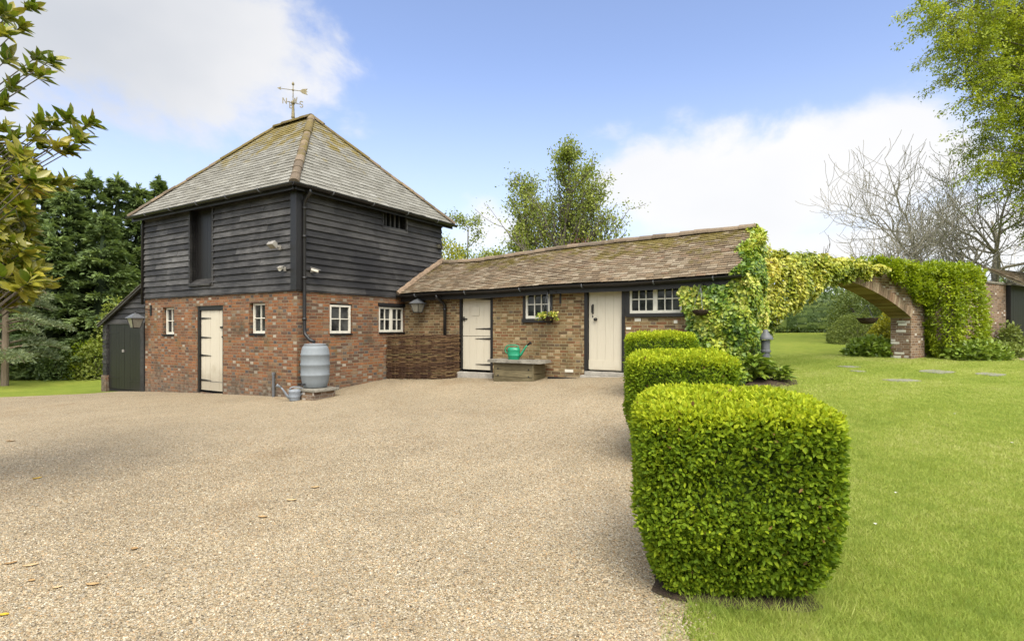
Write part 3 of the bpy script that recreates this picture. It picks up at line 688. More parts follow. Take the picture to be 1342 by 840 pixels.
def gutter(parent, pts, rad=.055, brackets=.9, mat='black'):
    m = MB(); P = [np.array(p, float) for p in pts]
    for p, q in zip(P, P[1:]):
        d = (q-p)/np.linalg.norm(q-p); s = np.cross(d, (0, 0, 1)); s /= np.linalg.norm(s); up = np.array([0, 0, 1.0])
        ra = [p+s*math.cos(t)*rad+up*math.sin(t)*rad for t in np.linspace(math.pi, 2*math.pi, 9)]; rb = [x+(q-p) for x in ra]
        for k in range(8): m.face([ra[k], ra[k+1], rb[k+1], rb[k]], .4); m.face([ra[k]*.97+p*.03, rb[k]*.97+q*.03, rb[k+1]*.97+q*.03, ra[k+1]*.97+p*.03], .4)
        m.face(ra, .4); m.face(rb[::-1], .4)
    o = m.build('gutter', M[mat], parent, smooth=False)
    for p, q in zip(P, P[1:]):
        L = np.linalg.norm(q-p); d = (q-p)/L; s = np.cross(d, (0, 0, 1)); s /= np.linalg.norm(s)
        for i in range(1, int(L/brackets)+1):
            c = p+d*(i*brackets-.2); 
            pts_ = [c+s*math.cos(t)*(rad+.008)+np.array([0, 0, math.sin(t)*(rad+.008)]) for t in np.linspace(math.pi*.95, 2.05*math.pi, 8)]
            b = MB(); b.tube(pts_, .012, 5, .5); b.build('gutter_bracket', M['iron_grey'], o)
    return o

FR = Side('f', 0.0); SD = Side('s', 0.0); WG = Side('f', 3.31)
AL, BD = -6.32, 4.86; Z_BAND, Z_EAVE, Z_RIDGE = 2.36, 4.55, 7.34

# ---- the two storey barn
barn = thing('barn', 'two-storey barn with red brick below, black weatherboards above and a hipped grey slate roof', 'barn', (0, 0, 0))
door_op = (-3.78, -2.68, -.02, 2.10); wl = (-5.42, -4.85, 1.38, 2.10); wr = (-1.66, -1.08, 1.42, 2.13)
ws1 = (.86, 1.52, 1.42, 2.12); ws2 = (2.38, 3.31, 1.44, 2.12)
b_ = MB(); wall(b_, 'f', 0, AL, 0, -.8, Z_BAND, [door_op, wl, wr], .13); wall(b_, 's', 0, 0, BD, -.8, Z_BAND, [ws1, ws2], .09)
wall(b_, 'f', BD, AL, 0, -.8, Z_BAND, [], flip=-1); wall(b_, 's', AL, 0, BD, -.8, Z_BAND, [], flip=-1)
b_.build('brick_wall', M['brick_red'], barn)
loft = (-4.02, -3.08, 2.62, 4.50); lw = (2.52, 3.34, 4.10, 4.50)
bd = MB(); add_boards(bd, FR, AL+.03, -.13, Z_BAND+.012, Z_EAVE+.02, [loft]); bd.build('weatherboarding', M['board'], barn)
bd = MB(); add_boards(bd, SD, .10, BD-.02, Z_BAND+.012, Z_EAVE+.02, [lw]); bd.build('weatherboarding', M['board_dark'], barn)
bd = MB(); SL = Side('s', AL); 
wall(bd, 'f', 0, AL, 0, Z_BAND, Z_EAVE+.2, [loft], .16); wall(bd, 's', 0, 0, BD, Z_BAND, Z_EAVE+.2, [lw], .14); wall(bd, 'f', BD, AL, 0, Z_BAND, Z_EAVE+.2, [], flip=-1); wall(bd, 's', AL, 0, BD, Z_BAND, Z_EAVE+.2, [], flip=-1)
bd.face([(AL, 0, Z_BAND), (AL, BD, Z_BAND), (0, BD, Z_BAND), (0, 0, Z_BAND)])
bd.build('upper_wall', M['black_dull'], barn)
bd = MB(); FR.box(bd, -.125, .062, -.002, .066, Z_BAND, Z_EAVE); SD.box(bd, -.002, .095, -.003, .064, Z_BAND, Z_EAVE-.003); bd.build('corner_board', M['black'], barn, bevel=.004)
bd = MB(); FR.box(bd, AL-.04, AL+.028, -.02, .064, Z_BAND-.01, Z_EAVE); bd.build('corner_board', M['black'], barn)
bd = MB(); FR.box(bd, AL, .02, .002, .036, Z_BAND-.022, Z_BAND+.010); SD.box(bd, -.0, BD, .004, .034, Z_BAND-.024, Z_BAND+.008); bd.build('bressumer_trim', M['board'], barn)
# stable door in the brickwork
d_ = plank_door(barn, FR, -3.70, -2.735, .045, 1.99, .06, 5)
for z in (1.80, 1.33, .89, .285): strap(d_, FR, -3.69, -3.27, z, -.058, .05)
m = MB(); FR.box(m, -2.86, -2.75, -.058, -.03, 1.555, 1.60); m.build('latch', M['black'], d_)
m = MB(); FR.box(m, -2.80, -2.765, -.058, -.035, 1.33, 1.37); m.build('keyhole_plate', M['black'], d_)
m = MB(); FR.box(m, -3.69, -2.745, -.0588, -.052, .26, .275); m.build('weather_bar', M['stone'], d_)
m = MB(); FR.box(m, -3.775, -3.71, -.125, -.012, -.02, 2.095); FR.box(m, -2.725, -2.685, -.125, -.013, -.02, 2.095); FR.box(m, -3.71, -2.725, -.125, -.02, 2.0, 2.095); m.build('door_frame', M['black'], barn)
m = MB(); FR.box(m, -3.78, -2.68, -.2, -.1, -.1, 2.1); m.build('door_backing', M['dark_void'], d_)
m = MB(); FR.box(m, -3.86, -2.60, .004, .012, 2.10, 2.215); m.build('brick_lintel', M['brick_red'], barn)
# small windows
for (a, b, c, d), S in ((wl, FR), (wr, FR)):
    make_window(barn, S, a+.03, b-.01, c+.02, d-.01, 2, 2, .10, 1, (.01, .02, .05, 'black_dull'))
for (a, b, c, d), n in ((ws1, 1), (ws2, 2)):
    make_window(barn, SD, a+.025, b-.03, c+.02, d-.03, 2, 2, .045, n, (.02, .03, .045, 'black'))
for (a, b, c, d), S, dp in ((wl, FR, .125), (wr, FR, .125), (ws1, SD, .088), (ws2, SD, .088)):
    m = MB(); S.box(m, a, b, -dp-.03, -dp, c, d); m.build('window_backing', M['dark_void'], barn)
m = MB(); SD.box(m, ws2[0]-.03, ws2[1]+.05, .003, .03, ws2[3]-.01, ws2[3]+.07); m.build('window_lintel', M['black_dull'], barn)
# loft door recess and loft window
m = MB(); n_ = 6
for i in range(n_):
    w = (loft[1]-loft[0])/n_; FR.box(m, loft[0]+i*w+.003, loft[0]+(i+1)*w-.003, -.16, -.125+random.uniform(-.003, .003), 2.62, 4.5)
ld = m.build('loft_door', M['black'], barn)
for u0_, u1_ in ((loft[0]-.06, loft[0]), (loft[1], loft[1]+.07)):
    m = MB(); FR.box(m, u0_, u1_, -.1, .05, 2.58, 4.52); m.build('door_jamb', M['board_dark'], ld)
m = MB(); a, b = loft[0], loft[1]; m.hexa([(a, -.10, 2.59), (b, -.10, 2.59), (b, .12, 2.60), (a, .12, 2.60), (a, -.10, 2.63), (b, -.10, 2.63), (b, .12, 2.78), (a, .12, 2.78)]); m.build('sill', M['board_dark'], ld)
m = MB(); SD.box(m, lw[0], lw[1], -.16, -.135, lw[2], lw[3]); lo_ = m.build('loft_window', M['dark_void'], barn)
for i in range(4):
    m = MB(); u = lw[0]+.16*(i+.9); SD.box(m, u-.022, u+.022, -.08, -.03, lw[2], lw[3]); m.build('bar', M['board_dark'], lo_)
m = MB(); SD.box(m, lw[0]-.05, lw[0], -.1, .046, lw[2]-.05, lw[3]+.03); SD.box(m, lw[1], lw[1]+.05, -.1, .046, lw[2]-.05, lw[3]+.03); SD.box(m, lw[0], lw[1], -.1, .044, lw[2]-.05, lw[2]); m.build('window_frame', M['board'], lo_)
# roof
O_ = .27; A0, A1, B0, B1 = AL-O_, O_, -O_, BD+O_; RA, RB, RM = -4.12, -2.58, 2.43
m = MB(); hgt = Z_RIDGE-Z_EAVE
def barn_plane(p0, p1, q0, q1):
    p0, p1, q0, q1 = map(lambda x: np.array(x, float), (p0, p1, q0, q1)); L = np.linalg.norm(p1-p0); U = (p1-p0)/L
    mid = q0-p0; t0 = mid@U; Wp = mid-U*t0; S_ = np.linalg.norm(Wp); Wp /= S_; t1 = (q1-p0)@U
    tile_rows(m, p0, U, Wp, S_, lambda y: (t0*y/S_, L+(t1-L)*y/S_), .27, .15, .011, jit=.010)
EV = [(A0, B0, Z_EAVE), (A1, B0, Z_EAVE), (A1, B1, Z_EAVE), (A0, B1, Z_EAVE)]; RL, RR = (RA, RM, Z_RIDGE), (RB, RM, Z_RIDGE)
barn_plane(EV[0], EV[1], RL, RR); barn_plane(EV[1], EV[2], RR, RR); barn_plane(EV[2], EV[3], RR, RL); barn_plane(EV[3], EV[0], RL, RL)
roof = m.build('roof', M['slate'], barn)
m = MB(); dn = lambda p, d=.012: (p[0], p[1], p[2]-d)
m.face([dn(EV[0]), dn(EV[1]), dn(RR), dn(RL)]); m.face([dn(EV[1]), dn(EV[2]), dn(RR)]); m.face([dn(EV[2]), dn(EV[3]), dn(RL), dn(RR)]); m.face([dn(EV[3]), dn(EV[0]), dn(RL)])
m.face([(A0, B0, Z_EAVE-.03), (A0, B1, Z_EAVE-.03), (A1, B1, Z_EAVE-.03), (A1, B0, Z_EAVE-.03)])
for i in range(4): j = (i+1) % 4; m.face([dn(EV[i], .03), dn(EV[j], .03), dn(EV[j]), dn(EV[i])])
m.build('roof_underside', M['black_dull'], roof)
for e_, r_ in ((EV[0], RL), (EV[1], RR), (EV[2], RR), (EV[3], RL)): ridge_row('hip_tiles', roof, [e_, r_], .095, M['ridge'], .36, .0)
ridge_row('ridge_tiles', roof, [RL, RR], .12, M['ridge'], .4, .0)
m = MB(); FR.box(m, A0+.02, A1-.02, .19, .215, Z_EAVE-.13, Z_EAVE-.031); SD.box(m, B0+.02, B1-.02, .19, .215, Z_EAVE-.128, Z_EAVE-.033); m.build('fascia', M['black'], barn)
gutter(barn, [(A0-.02, B0-.03, Z_EAVE-.015), (A1+.03, B0-.03, Z_EAVE-.015)], .06, 1.2)
gutter(barn, [(A1+.03, B0-.06, Z_EAVE-.018), (A1+.03, B1+.03, Z_EAVE-.018)], .06, 1.2)
m = MB(); m.tube([(A1+.02, .10, Z_EAVE-.07), (A1+.02, .11, Z_EAVE-.14), (.14, .12, Z_EAVE-.27), (.09, .12, Z_EAVE-.36), (.09, .12, 1.52), (.11, .12, 1.43), (.25, .13, 1.31), (.36, .16, 1.27)], .037, 10, .5)
for z in (1.75, 2.62, 3.5, 4.1): m.tube([(.09, .12, z-.03), (.09, .12, z+.03)], .046, 10, .5)
m.build('downpipe', M['black'], barn, smooth=True)
m = MB(); m.tube([(-.715, -.05, .0), (-.715, -.05, .57)], .028, 8, .5); m.tube([(-.715, -.05, .54), (-.715, -.05, .60)], .036, 8, .5); m.build('pipe_stub', M['iron_grey'], barn)
m = MB(); m.tube([(AL+.05, -.07, 4.45), (AL+.0, -.07, 4.3), (AL+.0, -.07, 2.2)], .035, 8, .5); m.build('downpipe', M['black'], barn, smooth=True)

# ---- lean-to against the barn's far end
shed = thing('lean_to_shed', 'small black weatherboarded lean-to with double plank doors on the left end of the barn', 'shed', (-7.6, .05, -.25))
a0, a1, ze, zr = -8.72, AL-.03, 1.72, 2.72
m = MB()
m.face([(a0, .05, -.6), (a1, .05, -.6), (a1, .05, ze-.05), (a0, .05, ze-.05)]); m.face([(a0, .05, ze-.05), (a1, .05, ze-.05), (a1, .05, zr-.02), (a0, .05, ze-.02)])
m.face([(a0, .05, -.6), (a0, .05, ze), (a0, 3.2, ze), (a0, 3.2, -.6)]); m.face([(a0, 3.2, -.6), (a0, 3.2, ze), (a1, 3.2, zr), (a1, 3.2, -.6)]); m.build('wall', M['black_dull'], shed)
S5 = Side('f', .05); m = MB(); n_ = 7
for i in range(n_):
    za = ze-.02+i*.14; f = min(1, max(0, (za-ze+.02)/(zr-ze))); u0 = a0+(a1-a0)*f+.02; f2 = min(1, (za+.14-ze+.02)/(zr-ze)); u1 = a0+(a1-a0)*f2+.02
    if u1 > a1-.03: u1 = a1-.03
    m.face([S5.p(u0, .055, za), S5.p(a1, .055, za), S5.p(a1, .012, za+.15), S5.p(u1, .012, za+.15)]); m.face([S5.p(u0, .0, za), S5.p(a1, .0, za), S5.p(a1, .055, za), S5.p(u0, .055, za)])
m.build('gable_boards', M['board_dark'], shed)
sdo = plank_door(shed, S5, -8.5, -7.56, -.17, 1.66, -.015, 6, 'black', 'door'); sdo2 = plank_door(shed, S5, -7.545, -6.6, -.17, 1.66, -.015, 6, 'black', 'door')
for z in (.12, 1.42): strap(sdo, S5, -8.49, -7.9, z, .018, .05); strap(sdo2, S5, -6.61, -7.25, z-.04, .018, .05)
m = MB(); m.box(-7.6, -7.56, -.01, .03, .88, .95); m.build('latch', M['metal_pale'], sdo)
m = MB(); S5.box(m, -6.59, -6.40, -.01, .05, -.2, 1.66); S5.box(m, -8.7, -6.4, -.01, .045, 1.665, 1.74); m.build('door_post', M['board_dark'], shed)
m = MB()
for i in range(13): S5.box(m, -8.76, -8.52, -.02, .06+.012*(i % 2), .18+i*.115, .18+i*.115+.105)
m.build('corner_boards', M['board_dark'], shed)
m = MB(); S5.box(m, -8.8, -8.5, -.3, .085, -.5, .18); m.build('brick_pier', M['brick_red'], shed)
m = MB(); sl = np.array([a1-a0+.2, 0, zr-ze+.09]); L_ = np.linalg.norm(sl); sl /= L_
tile_rows(m, (a0-.2, 3.3, ze-.09), (0, -1, 0), sl, L_-.02, lambda y: (0, 3.42), .26, .16, .014); m.build('roof', M['slate'], shed)
m = MB(); m.bar((a0-.2, -.07, ze-.10), (a1-.02, -.07, zr-.01), .04, .10); m.build('barge_board', M['board_dark'], shed)

# ---- single storey stable range
wing = thing('stable_range', 'long single-storey brown brick stable range with a sagging mossy clay tile roof', 'outbuilding', (3.0, 3.31, .4))
D1 = (1.80, 2.78, .50, 2.42); D2 = (5.13, 6.02, .56, 2.46); V1 = (3.60, 4.36, 1.68, 2.42); V2 = (6.03, 7.19, 1.80, 2.45)
WA1, WB1 = 8.20, 6.45
m = MB(); wall(m, 'f', 3.31, .01, WA1, -.4, 2.52, [D1, D2, V1, V2], .11); wall(m, 's', WA1, 3.31, WB1, -.4, 2.52, []); wall(m, 'f', WB1, .01, WA1, -.4, 2.52, [], flip=-1)
m.face([(WA1, 3.31, 2.52), (WA1, WB1, 2.52), (WA1, 4.88, 3.60)]); m.build('brick_wall', M['brick_brown'], wing)
zr_x = [(-.2, 3.44), (.6, 3.40), (1.3, 3.39), (2.3, 3.45), (3.5, 3.53), (5.0, 3.585), (6.6, 3.615), (8.4, 3.66)]
def zridge(x): return float(np.interp(x, [p[0] for p in zr_x], [p[1] for p in zr_x]))
def zeave(x): return 2.43+.012*x+.012*math.sin(x*1.7)
SLW = math.hypot(1.86, 1.08)
def wing_plane(mm, by, sgn):
    U = np.array([1.0, 0, 0]) if sgn > 0 else np.array([-1.0, 0, 0]); Wv = np.array([0, sgn*1.86, 1.08])/SLW
    X = (lambda x: x) if sgn > 0 else (lambda x: 8.32-x)
    e0 = (0.02 if sgn > 0 else 8.32, by, 2.43)
    def dz(x, y):
        xx = X(x); t = y/SLW; return (zeave(xx)-2.43)*(1-t)+(zridge(xx)-3.51)*t+.012*math.sin(xx*2.3+t*3)*math.sin(t*3.1)
    tile_rows(mm, e0, U, Wv, SLW, lambda y: (0, 8.30), .168, .098, .013, dz=dz, jit=.007)
m = MB(); wing_plane(m, 3.0, 1); wing_plane(m, 6.74, -1); wroof = m.build('roof', M['clay'], wing)
m = MB(); xs_ = np.linspace(.02, 8.28, 14)
for x0, x1 in zip(xs_, xs_[1:]):
    for by in (3.02, 6.72): m.face([(x0, by, zeave(x0)-.02), (x1, by, zeave(x1)-.02), (x1, 4.87, zridge(x1)-.02), (x0, 4.87, zridge(x0)-.02)])
m.build('roof_underside', M['black_dull'], wroof)
ridge_row('ridge_tiles', wroof, [(x, 4.87, zridge(x)+.0) for x in np.linspace(.05, 8.3, 10)], .12, M['ridge'], .34)
m = MB(); pp = [(.035, 3.0, 2.44), (.035, 3.9, 2.97), (.035, 4.87, 3.50)]
m.tube(pp, .085, 8, .5); m.build('mortar_fillet', M['mortar'], wroof)
m = MB(); xs_ = np.linspace(.06, 8.26, 10)
for x0, x1 in zip(xs_, xs_[1:]): m.hexa([(x0, 3.10, zeave(x0)-.19), (x1, 3.10, zeave(x1)-.19), (x1, 3.13, zeave(x1)-.19), (x0, 3.13, zeave(x0)-.19), (x0, 3.10, zeave(x0)-.03), (x1, 3.10, zeave(x1)-.03), (x1, 3.13, zeave(x1)-.03), (x0, 3.13, zeave(x0)-.03)])
m.box(.05, 8.25, 3.135, 3.30, 2.455, 2.475); m.build('fascia', M['black'], wing)
gutter(wing, [(x, 2.975, zeave(x)-.03) for x in (.06, 1.6, 3.1, 4.6, 6.1, 7.2, 8.3)], .055, .82)
m = MB(); m.tube([(1.34, 2.975, 2.39), (1.34, 2.98, 2.30), (1.375, 3.19, 2.20), (1.39, 3.245, 2.10), (1.39, 3.245, .42)], .038, 10, .5)
for z in (2.02, 1.2): m.tube([(1.39, 3.245, z-.03), (1.39, 3.245, z+.03)], .047, 10, .5)
m.build('downpipe', M['black'], wing, smooth=True)
# left stable door
sd1 = plank_door(wing, WG, 1.865, 2.70, .555, 1.36, .05, 4); sd1b = plank_door(wing, WG, 1.865, 2.70, 1.372, 2.365, .05, 4)
for z, o in ((.685, sd1), (1.305, sd1), (1.545, sd1b), (2.25, sd1b)): strap(o, WG, 2.695, 2.25, z, -.048, .045)
m = MB(); WG.box(m, 2.14, 2.365, -.049, -.034, 1.86, 2.07); m.build('hatch_cover', M['cream'], sd1b, bevel=.004)
m = MB(); WG.box(m, 1.83, 2.0, -.048, -.02, 1.77, 1.80); WG.box(m, 1.90, 1.92, -.048, -.015, 1.73, 1.84); m.build('latch', M['black'], sd1b)
m = MB(); WG.box(m, 1.80, 1.855, -.11, .008, .50, 2.42); WG.box(m, 2.71, 2.78, -.11, .008, .50, 2.42); WG.box(m, 1.855, 2.71, -.11, .007, 2.375, 2.42); m.build('door_frame', M['black'], wing)
m = MB(); WG.box(m, 1.76, 2.84, -.1, .13, .30, .50); m.build('doorstep', M['stone_pale'], wing, bevel=.012)
# right plank door
sd2 = plank_door(wing, WG, 5.205, 5.945, .665, 2.445, .05, 4)
m = MB(); WG.box(m, 5.207, 5.943, -.049, -.03, .685, .88); m.build('kick_board', M['cream'], sd2)
m = MB(); WG.box(m, 5.285, 5.315, -.047, -.03, 1.86, 2.07); m.tube([WG.p(5.30, -.04, 2.05), WG.p(5.30, .03, 2.04), WG.p(5.30, .03, 1.89), WG.p(5.30, -.04, 1.88)], .009, 6); WG.box(m, 5.285, 5.305, -.047, -.036, 1.79, 1.83); m.build('pull_handle', M['black'], sd2)
m = MB(); c = WG.p(5.365, 0, 1.745); m.lathe([(.001, -.046), (.035, -.04), (.02, -.03), (.034, .0), (.03, .022), (.001, .028)], (0, 0, 0), 14)
m.V = [(c[0]+x, c[1]-z*1.0, c[2]+y) for x, y, z in m.V]; m.build('door_knob', M['black'], sd2, smooth=True)
for u0_, u1_ in ((5.12, 5.195), (5.955, 6.025)):
    m = MB(); WG.box(m, u0_, u1_, -.11, .012, .56, 2.46); m.build('door_post', M['black'], wing)
m = MB(); WG.box(m, 5.08, 6.06, -.1, .15, .42, .56); WG.box(m, 5.14, 6.01, -.1, .05, .561, .64); m.build('doorstep', M['stone_pale'], wing, bevel=.01)
m = MB(); WG.box(m, 4.35, 6.25, .16, .24, .30, .50); m.build('threshold_beam', M['black_dull'], wing, bevel=.01)
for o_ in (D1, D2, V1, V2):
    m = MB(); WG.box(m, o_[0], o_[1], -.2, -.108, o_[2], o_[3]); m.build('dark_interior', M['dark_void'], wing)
make_window(wing, WG, 3.665, 4.29, 1.775, 2.405, 3, 2, .03, 1, (.07, .06, .085, 'black'), .05)
for u0_, u1_ in ((3.60, 3.66), (4.295, 4.36)):
    m = MB(); WG.box(m, u0_, u1_, -.1, .012, 1.69, 2.42); m.build('window_post', M['black'], wing)
make_window(wing, WG, 6.12, 7.175, 1.86, 2.42, 3, 2, .03, 2, (.05, .06, .075, 'black'), .045)
m = MB(); WG.box(m, 6.03, 6.115, -.1, .01, 1.80, 2.45); m.build('window_post', M['black'], wing)
for (u, z, w, h) in ((6.23, 1.70, .13, .06), (7.02, 1.655, .07, .06), (6.05, 1.53, .10, .05), (6.05, 1.02, .09, .055), (4.66, .60, .2, .06), (6.08, .74, .07, .06)): 
    m = MB(); WG.box(m, u, u+w, .002, .007, z, z+h); m.build('whitewashed_brick', M['white'], wing)

# ================================================================ ARCH, GARDEN WALL, OUTBUILDING
def wz(s, d=0):
    q = ww(s, d); return H(q[0], q[1])
arch = thing('brick_arch', 'broad old brick garden archway on a whitewash-patched pier, half buried in yellow ivy', 'archway', (6.9, .25, wz(6.9, .25)), 'w')
def intrados(s): return 2.77-.053*(s-2.5)**2
m = MB(); ss = np.linspace(.1, 6.69, 34); T_ = .5; TOP = 3.0
for a, b in zip(ss, ss[1:]):
    za, zb = intrados(a)+.24, intrados(b)+.24
    if za < TOP-.01:
        m.face([(a, 0, za), (b, 0, zb), (b, 0, TOP), (a, 0, TOP)]); m.face([(b, T_, zb), (a, T_, za), (a, T_, TOP), (b, T_, TOP)])
    m.face([(a, 0, TOP), (b, 0, TOP), (b, T_, TOP), (a, T_, TOP)])
m.face([(6.69, 0, 1.9), (7.5, 0, 1.9), (7.5, 0, TOP), (6.69, 0, TOP)]); m.face([(7.5, T_, 1.9), (6.69, T_, 1.9), (6.69, T_, TOP), (7.5, T_, TOP)]); m.face([(6.69, 0, TOP), (7.5, 0, TOP), (7.5, T_, TOP), (6.69, T_, TOP)])
m.build('spandrel', M['brick_wall'], arch)
m = MB(); n_ = 62
for i in range(n_):                      # ring of bricks on edge
    a = .1+6.6*i/n_; b = .1+6.6*(i+1)/n_-.012; za, zb = intrados(a), intrados(b); sl = -.106*((a+b)/2-2.5); nx = -sl/math.hypot(1, sl); nz = 1/math.hypot(1, sl); h = .235*random.uniform(.96, 1.05); pr = .012+random.uniform(0, .006)
    m.hexa([(a, -pr, za), (b, -pr, zb), (b, T_+.01, zb), (a, T_+.01, za), (a+nx*h, -pr, za+nz*h), (b+nx*h, -pr, zb+nz*h), (b+nx*h, T_+.01, zb+nz*h), (a+nx*h, T_+.01, za+nz*h)])
t_ = NT('arch_brick'); c_ = t_.ramp(t_.attr(), [(0, (.15, .10, .065)), (.4, (.24, .17, .11)), (.75, (.30, .235, .16)), (1, (.21, .13, .08))]); fn = t_.noise(t_.coord(), 30, 5, .65); md = t_.noise(t_.coord(), 2.5, 4, .6)
c_ = t_.mix(1.0, c_, t_.ramp(fn, [(.3, (.7, .7, .7)), (.7, (1.25, 1.25, 1.25))]), 'MULTIPLY'); c_ = t_.mix(t_.mr(md, .5, .75, 0, .5), c_, (.08, .075, .045)); t_.base(c_, .9, .15); t_.bump(fn, .5, .008); M['arch_brick'] = t_.m
m.build('arch_ring', M['arch_brick'], arch)
m = MB(); wall(m, 's', 6.69, .0, T_, .2, 1.94, [], flip=-1); wall(m, 'f', 0, 6.69, 7.45, .2, 1.94, []); wall(m, 'f', T_, 6.69, 7.45, .2, 1.94, [], flip=-1); wall(m, 's', 7.45, 0, T_, .2, 1.94, []); m.face([(6.69, 0, 1.94), (7.45, 0, 1.94), (7.45, T_, 1.94), (6.69, T_, 1.94)])
m.build('pier', M['brick_wall'], arch)
for (d0, d1, z0, z1) in ((.10, .31, 1.63, 1.70), (.14, .34, 1.72, 1.76), (.12, .36, 1.45, 1.51), (.28, .49, 1.12, 1.18), (.38, .49, 1.20, 1.25), (.06, .11, 1.19, 1.25), (.16, .40, .84, .90), (.24, .49, .72, .80)):
    m = MB(); m.box(6.683, 6.687, d0, d1, z0, z1); m.build('whitewashed_brick', M['white'], arch)
m = MB(); m.box(6.62, 7.52, -.03, -.003, .3, .92); 
gw = thing('garden_wall', 'old brown brick garden wall running off to the right behind the climber', 'wall', (10.5, .15, wz(10.5, .15)), 'w')
m = MB(); wall(m, 'f', .1, 7.5, 13.3, .2, 3.0, []); wall(m, 'f', .42, 7.5, 13.3, .2, 3.0, [], flip=-1); wall(m, 's', 13.3, .1, .42, .2, 3.0, []); m.build('brick_wall', M['brick_wall'], gw)
m = MB()
for i in range(26): a = 7.5+i*.223; m.box(a, a+.215, .06, .46, 3.003+random.uniform(0, .008), 3.075)
m.build('coping', M['stone'], gw)
ob = thing('garden_outbuilding', 'tile roofed outbuilding with black boarded doors at the end of the garden wall', 'outbuilding', (15.0, .3, wz(15, .3)), 'w')
m = MB(); n_ = 18
for i in range(n_): a = 13.33+i*.2; m.box(a+.003, a+.197, -.02+random.uniform(0, .006), .03, .55, 2.98)
m.box(13.33, 16.9, .03, 2.8, .4, 3.0); m.build('boarded_wall', M['black'], ob)
m = MB(); tile_rows(m, (13.0, -.45, 3.0), (1, 0, 0), np.array([0, .85, .52])/math.hypot(.85, .52), 1.1, lambda y: (0, 4.2), .17, .10, .014); m.build('roof', M['clay'], ob)
m = MB(); m.hexa([(13.0, -.45, 2.93), (17.2, -.45, 2.93), (17.2, .62, 3.585), (13.0, .62, 3.585), (13.0, -.45, 2.985), (17.2, -.45, 2.985), (17.2, .62, 3.64), (13.0, .62, 3.64)]); m.build('roof_boarding', M['oldwood'], ob)

# ================================================================ OBJECTS ABOUT THE YARD
# water butt, its plinth, cans
zb = H(*fw(.42, .2)[:2])
t = thing('stone_plinth', 'low mossy brick and stone plinth under the grey water butt', 'plinth', (.48, .12, zb))
m = MB()
for k, (x0, x1) in enumerate(((.18, .46), (.47, .74))): m.box(x0, x1, -.16, .38, zb-.15, .262+random.uniform(0, .004))
m.build('blocks', M['brick_wall'], t); m = MB(); m.box(.14, .82, -.19, .42, .266, .322); m.build('cap_stone', M['stone'], t, bevel=.012)
t = thing('water_butt', 'grey ribbed plastic water butt at the corner of the barn under the downpipe', 'water butt', (.42, .13, .325))
m = MB(); prof = [(.001, 0), (.215, 0), (.235, .02), (.268, .14), (.283, .24), (.292, .255), (.292, .28), (.284, .29), (.288, .45), (.296, .462), (.296, .492), (.288, .505), (.284, .66), (.292, .672), (.292, .70), (.282, .712), (.268, .80), (.245, .855), (.20, .878), (.001, .88)]
m.lathe(prof, (.42, .13, .325), 32); m.build('barrel', M['butt'], t, smooth=True)
m = MB(); m.lathe([(.215, .87), (.222, .885), (.215, .905), (.15, .915), (.001, .918)], (.42, .13, .325), 28); m.build('lid', M['butt_lid'], t, smooth=True)
m = MB(); m.tube([(.42, -.12, .41), (.42, -.19, .41), (.42, -.20, .38)], .016, 8); m.build('tap', M['black'], t)
def watering_can(name, label, o, rz, body, mat, rose, frame_world=None):
    t = bpy.data.objects.new(name, None); col.objects.link(t); OFF[t.name] = (0, 0, 0); t.location = o; t.rotation_euler = (0, 0, rz); tag(t, label, 'watering can')
    a, h = body; hw = a*.72
    m = MB(); m.lathe([(.001, 0), (a*.86, 0), (a*.9, .012), (a*.93, h*.3), (a*1.0, h*.33), (a*.96, h*.36), (a*1.0, h*.75), (a*1.04, h*.8), (a*1.0, h*.84), (a*.86, h), (a*.80, h), (a*.78, h*.9), (a*.001, h*.88)], (0, 0, 0), 24, sx=1.0, sy=.72); m.build('body', mat, t, smooth=True)
    m = MB(); m.tube([(a*.85, 0, h*.25), (a*1.25, 0, h*.48), (a*1.9, 0, h*1.0), (a*2.25, 0, h*1.22)], [.034, .028, .019, .016], 10); m.build('spout', mat, t, smooth=True)
    m = MB(); m.tube([(-a*.9, 0, h*.45), (-a*1.35, 0, h*.62), (-a*1.45, 0, h*.9), (-a*1.15, 0, h*1.12), (-a*.5, 0, h*1.2), (a*.3, 0, h*1.2), (a*.72, 0, h*1.13), (a*.82, 0, h*.95)], .014, 8); m.build('handle', mat, t, smooth=True)
    m = MB(); d = unit(np.array([.35, 0, .22])); p = np.array([a*2.25, 0, h*1.22]); m.tube([p-d*.01, p+d*.06, p+d*.09, p+d*.095], [.017, .024, .038, .036], 12); m.build('rose', rose, t, smooth=True)
    return t
q = fw(.30, -.28); watering_can('watering_can', 'small grey watering can standing on the gravel beside the stone plinth', (q[0], q[1], H(q[0], q[1])+.008), R(205), (.115, .23), M['can_grey'], M['can_grey'])
# timber box with a stone slab
t = thing('slab_topped_box', 'low weathered timber box topped with a stone slab against the stable wall', 'box seat', (3.7, 2.98, H(*fw(3.7, 2.9)[:2])))
zg = H(*fw(3.7, 2.8)[:2])
m = MB()
for i in range(3): m.box(3.22, 4.16, 2.72, 2.755, zg-.05+i*.15, zg-.05+i*.15+.144)
m.build('front_boards', M['oldwood'], t, bevel=.004)
for (x0, x1) in ((4.16, 4.20), (3.18, 3.22)):
    m = MB()
    for i in range(2): m.box(x0, x1, 2.72, 3.24, zg-.05+i*.225, zg-.05+i*.225+.219)
    m.build('end_boards', M['oldwood'], t, bevel=.004)
for u in (3.30, 4.08):
    for z in (.12, .27):
        m = MB(); m.lathe([(.001, 0), (.018, .002), (.016, .01), (.001, .012)], (0, 0, 0), 10); m.V = [(u+x, 2.72-z_, zg+z+y) for x, y, z_ in m.V]; m.build('bolt', M['black'], t)
m = MB(); zt = zg+.405
